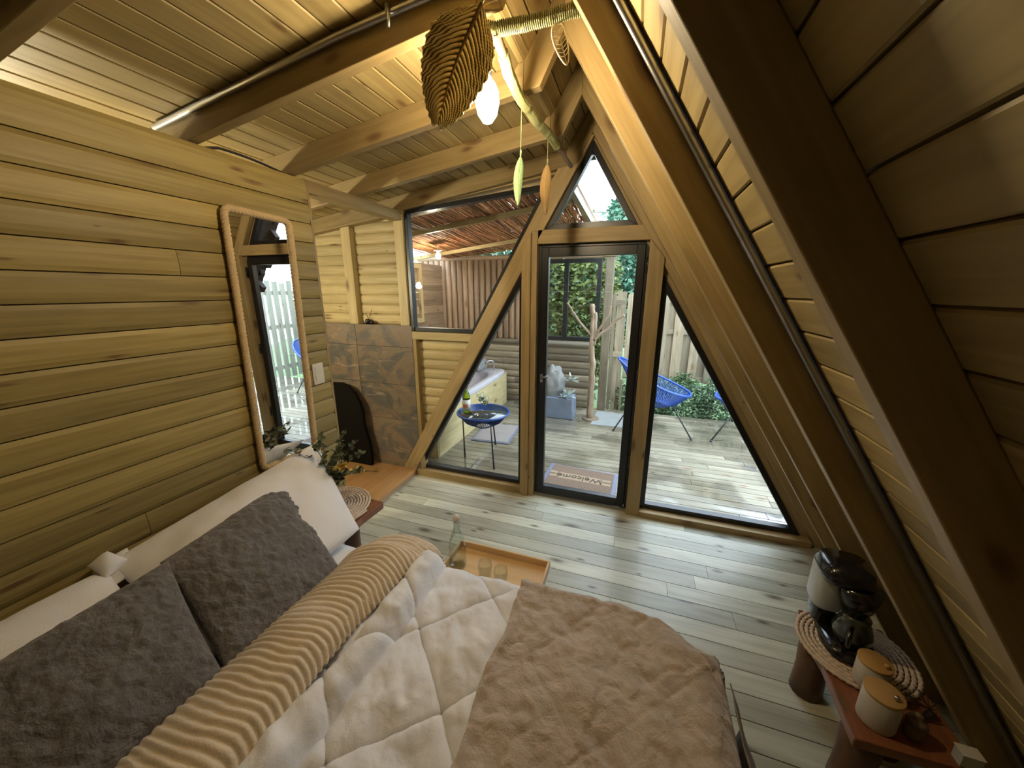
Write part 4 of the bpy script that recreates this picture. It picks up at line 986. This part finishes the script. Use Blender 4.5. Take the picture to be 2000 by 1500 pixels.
# black sliding window in the back wall
fr = window('window_5', [(-1.60, .985), (-.50, .985), (-.50, 2.125), (-1.60, 2.125)], .055, 2.575, 2.64, 2.60)
b = MB(); b.box((-1.015, 2.57, 1.04), (-.955, 2.635, 2.07)); b.build('mullion', M['black'], fr)
b = MB(); b.box((-1.60, 2.585, 2.13), (-.46, 2.61, 2.16), (1, 0, 0)); b.build('upper_rail', M['drift'], fr)
pp = thing('porch_post', 'thick weathered square post beside the black sliding window', 'post', (-.38, 2.60, DZ))
b = MB(); b.box((-.45, 2.555, DZ), (-.335, 2.66, 2.145), (0, 0, 1)); b.build('post', M['fence'], pp, bevel=.008)
b = MB(); b.box((-.47, 2.54, 2.145), (-.315, 2.67, 2.16), (1, 0, 0)); b.build('cap', M['beam'], pp)
# porch roof: beams, reeds
def zr(x, y): return 2.36 + .12 * (x + 1.84) - .03 * (y - .2)
f = MB(); rr = random.Random(3)
for i in range(1400):
    x = -2.70 + 2.15 * (i / 1400) + rr.uniform(-.01, .01); y0 = .20 + rr.uniform(-.04, .04); y1 = 2.72 + rr.uniform(-.08, .06)
    a = rr.uniform(-.28, .05); lay = rr.uniform(0, .028); r = rr.uniform(.0022, .0045)
    xm = x + a * .5
    f.tube([(x, y0, zr(x, y0) + lay), (xm, (y0 + y1) / 2, zr(xm, (y0 + y1) / 2) + lay + rr.uniform(-.012, .012)), (x + a, y1, zr(x + a, y1) + lay)], r, 4, cap=False)
tag(f.build('reed_roof', M['reed'], origin=(-1.9, 1.4, 2.36)), 'reddish brown reed thatch covering the porch, seen through the upper left window', 'thatched roof', kind='stuff')
for k, y in enumerate((.75, 1.95)):
    b = MB(); b.prism([(-3.3, y, zr(-3.3, y) - .055), (-.62, y, zr(-.62, y) - .055), (-.62, y, zr(-.62, y) - .01), (-3.3, y, zr(-3.3, y) - .01)], (0, .04, 0), (1, 0, 0)); struct(b.build('trim_%d' % (62 + k), M['beam']))
b = MB(); b.prism([(-.60, .12, zr(-.6, .12) - .05), (-.60, 2.75, zr(-.6, 2.75) - .05), (-.60, 2.75, zr(-.6, 2.75) + .06), (-.60, .12, zr(-.6, .12) + .06)], (.05, 0, 0), (0, 1, 0)); struct(b.build('trim_64', M['fence']))
b = MB(); b.prism([(-3.3, .10, zr(-3.3, .1) - .07), (-.62, .10, zr(-.62, .1) - .07), (-.62, .10, zr(-.62, .1) + .04), (-3.3, .10, zr(-3.3, .1) + .04)], (0, .05, 0), (1, 0, 0)); struct(b.build('trim_65', M['beam']))
pl = thing('porch_bulb', 'small glowing white bulb hanging from the reed roof outside', 'light bulb', (-2.35, 1.40, 2.27))
b = MB(); b.lathe([(0, -.04), (.022, -.032), (.030, -.008), (.026, .014), (.014, .03), (0, .03)], (-2.36, 1.42, 2.105), 20); b.build('bulb', M['porchbulb'], pl)
b = MB(); b.lathe([(0, .028), (.015, .028), (.016, .05), (.055, .056), (.052, .064), (0, .066)], (-2.36, 1.42, 2.105), 18); b.tube([(-2.36, 1.42, 2.17), (-2.36, 1.42, 2.27)], .003, 5); b.build('lampholder', M['plate'], pl)
# roof overhang with tile ends
f = MB(); A_ = Vector((.8508, 0, .5255)); CO = 1.043
def oe(z, c): return Vector(((c - .5255 * z) / .8508, 0, z))
f.prism([oe(-.25, CO + .15) + Vector((0, .07, 0)), oe(2.68, CO + .15) + Vector((0, .07, 0)), oe(2.68, CO + .19) + Vector((0, .07, 0)), oe(-.25, CO + .19) + Vector((0, .07, 0))], (0, .26, 0), SL)
k = 0; z = 2.55
while z > -.1:
    dd = .165 if k % 2 == 0 else .11; h = .10 if k % 2 == 0 else .07
    a = oe(z, CO + .155) + Vector((0, .26, 0)); s_ = Vector(SL)
    dp = .095 if k % 2 == 0 else .035
    f.prism([a, a + s_ * h, a + s_ * (h + .0) - A_ * dp * .9, a + s_ * .035 - A_ * dp], (0, .05, 0), SL)
    z -= (.135 if k % 2 == 0 else .115); k += 1
struct(f.build('trim_66', M['shingle']))
f = MB(); B2 = Vector((-.8638, 0, .5038))
f.prism([(-.358, .07, 2.80), (-.358, .07, 2.84), (-1.0, .07, 1.74), (-.95, .07, 1.74)][::-1], (0, .01, 0), (0, 1, 0)); 
f.prism([(-.43, .12, 2.60), (-.30, .12, 2.60), (-.36, .12, 2.71)], (0, .12, 0), (0, 1, 0))
struct(f.build('trim_67', M['shingle']))

# fence beyond the deck
def fence(name, label, ox, x0, x1, y, zb, ztop, step=0):
    t = thing(name, label, 'fence', ((x0 + x1) / 2, y, zb)); x = x0; k = 0; rf = random.Random(int(ox * 10))
    for zz in (zb + .02, zb + (ztop - zb) * .55, ztop - .14):
        b = MB(); b.box((x0, y - .02, zz), (x1, y + .02, zz + .07), (1, 0, 0)); b.build('rail', M['fence'], t)
    while x < x1 - .09:
        w = rf.uniform(.115, .135); off = -.045 if k % 2 == 0 else .022; zt_ = ztop + rf.uniform(-.02, .02) - (x - x0) * step - (.0 if k % 2 == 0 else .02)
        c = .02; b = MB(); b.prism([(x, y + off, zb), (x + w, y + off, zb), (x + w, y + off, zt_ - c), (x + w - c, y + off, zt_), (x + c, y + off, zt_), (x, y + off, zt_ - c)], (0, .02, 0), (0, 0, 1)); b.build('picket', M['fence'], t); x += w - .012; k += 1
    return t
fence('wooden_fence', 'tall weathered picket fence at the end of the deck beyond the blue chairs', 1, -.14, 3.3, 3.22, .34, 1.66, .05)
sf = thing('side_fence', 'pale slatted side fence along the right end of the deck, seen in the rope mirror', 'fence', (3.0, 1.8, DZ))
yy = .25; k = 0
while yy < 3.1:
    b = MB(); b.box((3.0, yy, DZ), (3.022, yy + .105, 1.85 + .03 * math.sin(k * 2.3)), (0, 0, 1)); b.build('picket', M['fencepale'], sf); yy += .155; k += 1
for zz in (.15, .95, 1.60):
    b = MB(); b.box((3.023, .25, zz), (3.06, 3.12, zz + .08), (0, 1, 0)); b.build('rail', M['fencepale'], sf)
gf = thing('fence_panel', 'narrow pale weathered board panel between the porch post and the picket fence', 'fence', (-.25, 3.0, DZ))
for k, (x, y, w, zt_) in enumerate(((-.335, 2.75, .05, 1.66), (-.28, 2.86, .06, 1.70), (-.245, 3.0, .09, 1.68))):
    b = MB(); b.box((x, y, DZ - .3), (x + w, y + .022, zt_), (0, 0, 1)); b.build('board', M['fence'], gf)
for zz in (.75, 1.5):
    b = MB(); b.box((-.335, 2.775, zz), (-.16, 2.80, zz + .07), (1, 0, 0)); b.build('rail', M['fence'], gf)
# wire mesh guard along the deck edge
wm = thing('wire_mesh_guard', 'thin wire mesh railing along the far edge of the deck', 'wire mesh', (1.3, 2.66, DZ))
b = MB()
for k in range(9): z = .0 + k * .05; b.tube([(-.12, 2.67, z), (3.1, 2.67, z)], .0018, 4)
for k in range(44): x = -.1 + k * .073; b.tube([(x, 2.67, -.05), (x, 2.67, .42)], .0018, 4)
b.tube([(-.14, 2.67, .42), (3.1, 2.67, .42)], .003, 5)
o = b.build('mesh', M['wire'], wm); o['kind'] = 'stuff'
for x in (-.13, 1.5, 3.1): b = MB(); b.box((x - .015, 2.655, -.17), (x + .015, 2.685, .44), (0, 0, 1)); b.build('upright', M['fence'], wm)
# bathtub on the porch
tb = thing('bathtub', 'white bathtub with wooden side panel against the porch side wall', 'bathtub', (-2.38, 1.45, DZ))
bx0, bx1, by0, by1, bz = -2.93, -1.86, .36, 2.50, .50
b = MB(); b.box((bx1 - .05, by0 + .02, DZ), (bx1, by1, bz - .04), (0, 1, 0)); b.box((bx0, by0, DZ), (bx1, by0 + .03, bz - .04), (1, 0, 0)); b.build('side_panel', M['orange'] if False else M['siding'], tb)
def tubfn(u, v):
    # rim to basin : u radial, v around
    a = 2 * PI * v; cx, cy = (bx0 + bx1) / 2, (by0 + by1) / 2; hx, hy = (bx1 - bx0) / 2 + .02, (by1 - by0) / 2
    def sq(r, e): 
        ca, sa = math.cos(a), math.sin(a); return math.copysign(abs(ca) ** e, ca) * r, math.copysign(abs(sa) ** e, sa) * r
    prof_ = [(1.0, -.05, .18), (1.0, 0, .18), (.985, .008, .18), (.80, .0, .35), (.77, -.03, .5), (.66, -.34, .6), (.5, -.40, .7), (0, -.41, .8)]
    k = u * 7; i = min(int(k), 6); f_ = k - i; r = prof_[i][0] * (1 - f_) + prof_[i + 1][0] * f_; z = prof_[i][1] * (1 - f_) + prof_[i + 1][1] * f_; e = prof_[i][2] * (1 - f_) + prof_[i + 1][2] * f_
    px, py = sq(1, e); return (cx + px * hx * r, cy + py * hy * (1 - (1 - r) * .75), bz + z)
b = MB(); b.grid(tubfn, 14, 64); b.build('basin', M['tub'], tb)
b = MB(); b.tube(dense([(-2.02, 2.36, bz), (-2.02, 2.36, bz + .10), (-2.04, 2.34, bz + .15), (-2.09, 2.29, bz + .15), (-2.11, 2.27, bz + .11)], 4), .014, 10); b.build('faucet', M['steel'], tb)
b = MB(); b.lathe([(0, 0), (.03, 0), (.03, .004), (0, .004)], (-1.97, .95, bz + .004)); b.build('drain_cap', M['black'], tb)
# dark head rest on the tub
b = rbox(MB(), (-2.30, 2.05, bz + .01), (-2.12, 2.40, bz + .19), .07)
tag(b.build('tub_pillow', M['rock'], origin=(-2.2, 2.2, bz)), 'dark grey rounded bath pillow lying on the far rim of the white bathtub', 'bath pillow')
b = MB(); b.prism([(-1.74, .90, DZ), (-1.28, .93, DZ), (-1.32, 1.52, DZ), (-1.79, 1.50, DZ)], (0, 0, .012), (1, 0, 0))
bm_ = thing('bath_mat', 'grey-mauve bath mat with dark border lying on the deck beside the tub', 'mat', (-1.53, 1.2, DZ))
b.build('border', M['rubbergrey'], bm_, bevel=.003)
b = MB(); b.prism([(-1.72, .925, DZ + .012), (-1.305, .952, DZ + .012), (-1.34, 1.498, DZ + .012), (-1.765, 1.478, DZ + .012)], (0, 0, .004), (1, 0, 0)); b.build('pile', M['mauve'], bm_)
# blue side table
ts = thing('side_table', 'round blue cord side table with smoked glass top on three thin legs', 'table', (-1.42, .58, DZ))
tcx, tcy, tzz, tR = -1.425, .565, .47, .265
def ring(cx, cy, z, R, n_=40): return [(cx + R * math.cos(2 * PI * k / n_), cy + R * math.sin(2 * PI * k / n_), z) for k in range(n_)]
b = MB(); b.tube(ring(tcx, tcy, tzz, tR), .011, 8, closed=True); b.build('rim', M['blue'], ts)
b = MB(); b.lathe([(0, tzz - .004), (tR - .008, tzz - .004), (tR - .008, tzz + .003), (0, tzz + .003)], (tcx, tcy, 0), 40); b.build('glass_top', M['dglass'], ts)
b = MB(); b.tube(ring(tcx, tcy, tzz - .15, .075, 20), .006, 6, closed=True)
for k in range(64):
    a = 2 * PI * k / 64; b.tube([(tcx + (tR) * math.cos(a), tcy + tR * math.sin(a), tzz), (tcx + .19 * math.cos(a), tcy + .19 * math.sin(a), tzz - .09), (tcx + .075 * math.cos(a), tcy + .075 * math.sin(a), tzz - .15)], .0042, 4, cap=False)
o = b.build('cord_basket', M['blue'], ts)
for (x, y) in ((-1.61, .48), (-1.22, .335), (-1.42, .89)):
    dx, dy = x - tcx, y - tcy; l = math.hypot(dx, dy); b = MB(); b.tube([(x, y, DZ), (tcx + dx / l * .215, tcy + dy / l * .215, tzz - .02)], [.010, .006], 8); b.tube([(x, y, DZ), (x, y, DZ + .02)], .012, 8); b.build('leg', M['black'], ts)
wb = thing('wine_bottle', 'green wine bottle with cream and salmon label on the blue side table', 'bottle', (-1.57, .46, tzz + .004))
wc = (-1.585, .50, tzz + .0035)
b = MB(); b.lathe([(0, 0), (.037, 0), (.040, .006), (.040, .165), (.032, .20), (.018, .225), (.0145, .24), (.0145, .29), (.016, .292), (.016, .302), (0, .302)], wc, 28); b.build('bottle_body', M['gglass'], wb)
b = MB(); b.lathe([(.0405, .03), (.0408, .03), (.0408, .14), (.0405, .14)], wc, 28); b.build('label', M['label'], wb)
b = MB(); b.grid(lambda u, v: (wc[0] + .0412 * math.cos(-2.3 + u * 1.6), wc[1] + .0412 * math.sin(-2.3 + u * 1.6), wc[2] + .055 + v * .04), 10, 2); b.build('label_print', M['labelred'], wb)
def wineglass(x, y, label):
    t = thing('wine_glass', label, 'wine glass', (x, y, tzz + .0035), 'wine glasses on the side table')
    c = (x, y, tzz + .0035); b = glassy_lathe([(0, 0), (.034, 0), (.033, .003), (.006, .008), (.0035, .02), (.0035, .085), (.012, .095), (.036, .12), (.042, .15), (.038, .19)], [(0, .1), (.010, .1), (.034, .122), (.040, .15), (.0365, .19)], c); b.build('bowl_and_stem', M['cglass'], t)
    b = MB(); b.lathe([(0, .1015), (.010, .1015), (.033, .123), (.037, .135), (0, .135)], c); b.build('wine', M['wine'], t); return t
wineglass(-1.47, .60, 'wine glass with white wine nearer the green bottle on the blue table'); wineglass(-1.38, .50, 'wine glass with white wine at the front middle of the blue table')
# doormat
dm = thing('doormat', 'brown coir doormat with lettering lying outside the glass door', 'doormat', (-.38, .40, DZ))
b = MB(); b.prism([(-.72, .19, DZ), (-.05, .17, DZ), (-.04, .59, DZ), (-.70, .625, DZ)], (0, 0, .014), (1, 0, 0)); b.build('rubber_base', M['rubbergrey'], dm, bevel=.003)
b = MB(); b.prism([(-.68, .205, DZ + .014), (-.085, .20, DZ + .014), (-.075, .565, DZ + .014), (-.66, .60, DZ + .014)], (0, 0, .006), (1, 0, 0)); b.build('coir_pile', M['coir'], dm)
for q in ((-.63, .375, .035), (-.63, .44, .035), (-.135, .345, .04), (-.135, .41, .04)): b = MB(); b.prism([(q[0] - q[2], q[1] - .02, DZ + .0202), (q[0] + q[2], q[1] - .02, DZ + .0202), (q[0] + q[2], q[1] + .02, DZ + .0202), (q[0] - q[2], q[1] + .02, DZ + .0202)], (0, 0, .001)); b.build('corner_pattern', M['coirlight'], dm)
def text(body, size, loc, rotz, m, parent, name, ext=.0008, sx=1.0):
    cu = bpy.data.curves.new(name, 'FONT'); cu.body = body; cu.size = size; cu.align_x = 'CENTER'; cu.align_y = 'CENTER'; cu.extrude = ext
    o = bpy.data.objects.new(name, cu); COL.objects.link(o); dg = bpy.context.evaluated_depsgraph_get(); me = bpy.data.meshes.new_from_object(o.evaluated_get(dg)); bpy.data.objects.remove(o)
    me.materials.clear(); me.materials.append(m); ob = bpy.data.objects.new(name, me); COL.objects.link(ob); ob.parent = parent
    ob.location = Vector(loc) - parent.location; ob.rotation_euler = (0, 0, rotz); ob.scale = (sx, 1, 1); return ob
text('Welcome', .105, (-.385, .388, DZ + .0225), PI - .03, M['ink'], dm, 'lettering', ext=.0012)
b = MB(); b.prism([(-.58, .345, DZ + .0201), (-.19, .325, DZ + .0201), (-.19, .435, DZ + .0201), (-.58, .455, DZ + .0201)], (0, 0, .0004)); b.build('lettering_band', M['coirlight'], dm)
# string chairs
def chair(ox, oy, flip, label, feet):
    t = thing('string_chair', label, 'chair', (ox, oy, DZ), 'blue string chairs on the deck')
    def H(a):   # pear shaped hoop: a=0 front tip, PI top of the back
        lx_ = .44 * math.cos(a) ; w = .36 * math.sin(a) * (1.0 + .12 * math.cos(a)); z = .68 - .20 * math.cos(a) + .02 * math.cos(2 * a)
        return Vector((ox + flip * lx_, oy + w, z + DZ))
    n_ = 60; hoop = [H(2 * PI * k / n_) for k in range(n_)]
    b = MB(); b.tube(hoop, .014, 8, closed=True); b.build('hoop', M['blue'], t)
    low = [Vector((ox + flip * (.04 + .13 * math.cos(2 * PI * k / n_)), oy + .13 * math.sin(2 * PI * k / n_), .335 + DZ - .015 * math.cos(2 * PI * k / n_))) for k in range(n_)]
    b = MB(); b.tube(low, .006, 6, closed=True)
    for k in range(n_):
        for o_ in (0,):
            p, q = hoop[k], low[k]; m_ = p.lerp(q, .55) + Vector((flip * .0, 0, -.045)); b.tube([p, m_, q], .0042, 4, cap=False)
            p2 = hoop[k].lerp(hoop[(k + 1) % n_], .5); q2 = low[k].lerp(low[(k + 1) % n_], .5); b.tube([p2, p2.lerp(q2, .55) + Vector((0, 0, -.045)), q2], .0042, 4, cap=False)
    for k in range(10):
        q = low[(k * 3) % n_]; q2 = low[(n_ - k * 3) % n_]; b.tube([q, q2], .0042, 4, cap=False)
    b.build('cord_seat', M['blue'], t)
    for (fx, fy) in feet:
        d = Vector((fx - ox, fy - oy, 0)); l = d.length; s_ = Vector((ox, oy, 0)) + d.normalized() * min(.24, l * .5) + Vector((0, 0, .405 + DZ))
        b = MB(); b.tube([(fx, fy, DZ + .012), s_], .0085, 8); b.lathe([(0, 0), (.013, 0), (.014, .02), (0, .022)], (fx, fy, DZ), 10); b.build('leg', M['black'], t)
    return t
chair(.27, 2.02, 1, 'blue string lounge chair seen through the door and the right window, facing right', [(-.16, 1.76), (.735, 1.765), (.25, 2.42)])
chair(1.42, 2.0, -1, 'blue string lounge chair mostly hidden behind the right rafter, facing left', [(.955, 1.80), (1.80, 1.78), (1.42, 2.42)])
# coat tree of driftwood
ct = thing('coat_tree', 'driftwood coat stand with three bare arms in front of the porch window', 'coat stand', (-.50, 2.13, DZ))
b = MB(); b.tube(wob([(-.49, 2.13, DZ), (-.515, 2.13, .35), (-.50, 2.13, .7), (-.53, 2.13, 1.05), (-.525, 2.13, 1.30), (-.555, 2.13, 1.52)], .02), [.045 - .014 * k / 41 for k in range(41)], 12); b.tube(wob([(-.50, 2.12, 1.0), (-.49, 2.12, 1.2), (-.505, 2.12, 1.42)], .01), .022, 10); b.lathe([(0, 0), (.12, 0), (.11, .02), (0, .025)], (-.49, 2.13, DZ), 20); b.build('trunk', M['drift'], ct)
for e_, r in (([(-.535, 2.12, 1.12), (-.68, 2.12, 1.27), (-.80, 2.12, 1.42), (-.877, 2.12, 1.54)], .018), ([(-.50, 2.12, 1.10), (-.42, 2.11, 1.25), (-.36, 2.11, 1.37), (-.307, 2.11, 1.50)], .017), ([(-.50, 2.10, 1.08), (-.38, 2.08, 1.19), (-.26, 2.07, 1.30), (-.144, 2.06, 1.40)], .018)):
    b = MB(); w_ = wob(e_, .012); b.tube(w_, [r * (1 - .25 * k / len(w_)) for k in range(len(w_))], 10); b.build('arm', M['drift'], ct)
# planter
pt = thing('stone_planter', 'blue-grey stone planter box with a rough grey stone and pale succulents', 'planter', (-.93, 2.12, DZ))
b = MB(); b.prism([(-1.20, 1.98, DZ), (-.71, 1.98, DZ), (-.73, 1.98, .27), (-1.18, 1.98, .27)], (0, .30, 0)); b.build('box', M['stonep'], pt, bevel=.012)
b = MB()
def rock(u, v):
    th = PI * v; ph = 2 * PI * u; d = Vector((math.sin(th) * math.cos(ph), math.sin(th) * math.sin(ph), math.cos(th))); r = 1 + .28 * fbm(d * 2.2, 3); return Vector((-1.03, 2.13, .43)) + Vector((d.x * .16 * r, d.y * .12 * r, d.z * .25 * r))
b.grid(rock, 30, 20); b.build('rough_stone', M['rock'], pt)
for c_, n_, L in (((-.80, 2.05, .30), 16, .14), ((-.77, 2.10, .50), 18, .13), ((-.86, 2.02, .27), 14, .10)):
    b = MB()
    for k in range(n_): leaf_quad(b, Vector(c_), Vector((rnd.uniform(-1, 1), rnd.uniform(-1, .6), rnd.uniform(-.1, 1.1))), Vector((0, 0, 1)), L * rnd.uniform(.7, 1.1), .03)
    b.build('succulent', M['agave'], pt, normals=False)
b = MB(); b.prism([(-.46, 1.90, DZ), (.0, 1.92, DZ), (.02, 2.45, DZ), (-.44, 2.48, DZ)], (0, 0, .008)); 
tag(b.build('stone_slab', M['concrete'], origin=(-.2, 2.2, DZ)), 'flat pale concrete slab let into the deck at the foot of the porch post', 'slab')

# greenery
def shrub(name, label, cx, cy, z0, rx_, ry_, rz_, n_, m, L=.11, seed=1, group='trees and shrubs behind the porch', trunk=True, cat='tree'):
    t = thing(name, label, cat, (cx, cy, z0), group); r_ = random.Random(seed)
    b = MB()
    for i in range(n_):
        th = r_.uniform(0, 2 * PI); u = r_.uniform(-1, 1); rr_ = r_.uniform(.45, 1) ** .5; s_ = math.sqrt(1 - u * u)
        d = Vector((s_ * math.cos(th), s_ * math.sin(th), u)); k = rr_ * (1 + .45 * noise.noise(d * 2.3 + Vector((seed, 0, 0))))
        p = Vector((cx, cy, z0 + rz_)) + Vector((d.x * rx_ * k, d.y * ry_ * k, d.z * rz_ * k))
        leaf_quad(b, p, Vector((r_.uniform(-1, 1), r_.uniform(-1, 1), r_.uniform(-.8, .5))), Vector((r_.uniform(-1, 1), r_.uniform(-1, 1), r_.uniform(0, 1))), L * r_.uniform(.6, 1.3), L * .55)
    b.build('foliage', m, t, normals=False)
    if trunk:
        b = MB(); b.tube(wob([(cx, cy, min(z0 - .8, -.95)), (cx + .1, cy, z0 + rz_ * .5), (cx - .05, cy, z0 + rz_ * 1.3)], .05), .05, 8); b.build('trunk', M['bark'], t)
        for k in range(5):
            a = r_.uniform(0, 2 * PI); e = Vector((cx + rx_ * .7 * math.cos(a), cy - abs(ry_ * .85 * math.sin(a)), z0 + rz_ * r_.uniform(.8, 1.6))); b = MB(); b.tube(wob([(cx, cy, z0 + rz_ * r_.uniform(.2, .7)), ((cx + e.x) / 2 + .1, (cy + e.y) / 2, (z0 + rz_ + e.z) / 2), e], .08), .016, 6); b.build('branch', M['bark'], t)
    return t
shrub('tree', 'olive green tangled tree filling the left half of the porch window', -1.75, 4.1, .2, .75, .6, 1.25, 5200, M['leafA'], .10, 1)
shrub('tree', 'olive green tree with bare twigs behind the right half of the porch window', -.85, 4.2, .0, .6, .55, 1.35, 4600, M['leafA'], .10, 2)
shrub('tree', 'bluish green tree above the fence left of the door edge', -.45, 6.2, .3, .85, .7, 1.5, 4200, M['leafB'], .14, 3)
shrub('tree', 'bluish green tree above the fence, hidden mostly by the door post', .75, 6.6, .1, .9, .7, 1.5, 4200, M['leafB'], .14, 4)
shrub('tree', 'bluish green tree showing under the reed roof edge', -2.9, 5.4, .6, 1.3, .8, 1.25, 4600, M['leafB'], .13, 5)
shrub('tree', 'tall tree crown standing against the sky in the small top window', -.60, 9.0, 2.75, .42, .4, .82, 2800, M['leafB'], .15, 6)
shrub('tree', 'tall broad tree behind the fence, at the right of the small top window', -.02, 9.6, 2.0, .62, .6, .98, 2800, M['leafB'], .15, 8)
for k, (x, y, s_) in enumerate(((.15, 3.05, 11), (.75, 3.02, 12), (1.35, 3.05, 13), (1.95, 3.05, 14))):
    shrub('shrub', ('low leafy shrub under the fence behind the left blue chair', 'low leafy shrub under the fence between the two blue chairs', 'low leafy shrub under the fence behind the right blue chair', 'low leafy shrub under the fence at the far right end of the deck')[k], x, y, -.45, .40, .22, .47, 2600, M['leafC'], .055, s_, 'shrubs under the fence', False, 'shrub')
for k, (x, y, s_) in enumerate(((-3.6, 8.5, 21), (-1.6, 9.2, 22), (3.2, 8.0, 23), (4.9, 6.5, 24))):
    shrub('tree', ('distant green tree far left beyond the porch', 'distant green tree behind the porch window trees', 'distant green tree behind the right end of the fence', 'distant green tree far right beyond the deck')[k], x, y, -.2, 1.4, 1.0, 1.45, 3600, M['leafB'], .18, s_)
for k in range(4):
    b = MB(); z = 4.25 + .16 * k; b.tube([(-5 + 14 * t / 10, 14 - .03 * k, z + .9 * (t / 10 - .5) ** 2 * 2) for t in range(11)], .022, 4)
    tag(b.build('power_line', M['pvc'], origin=(0, 14, z)), ('lowest', 'second lowest', 'second highest', 'highest')[k] + ' thin overhead cable crossing the sky in the small top window', 'cable', 'overhead cables')
for x in (-5, 9):
    b = MB(); b.tube([(x, 14, -1.0), (x, 14, 5.3)], .10, 8); tag(b.build('utility_pole', M['bark'], origin=(x, 14, -1)), ('utility pole carrying the cables far left' if x < 0 else 'utility pole carrying the cables far right'), 'pole')
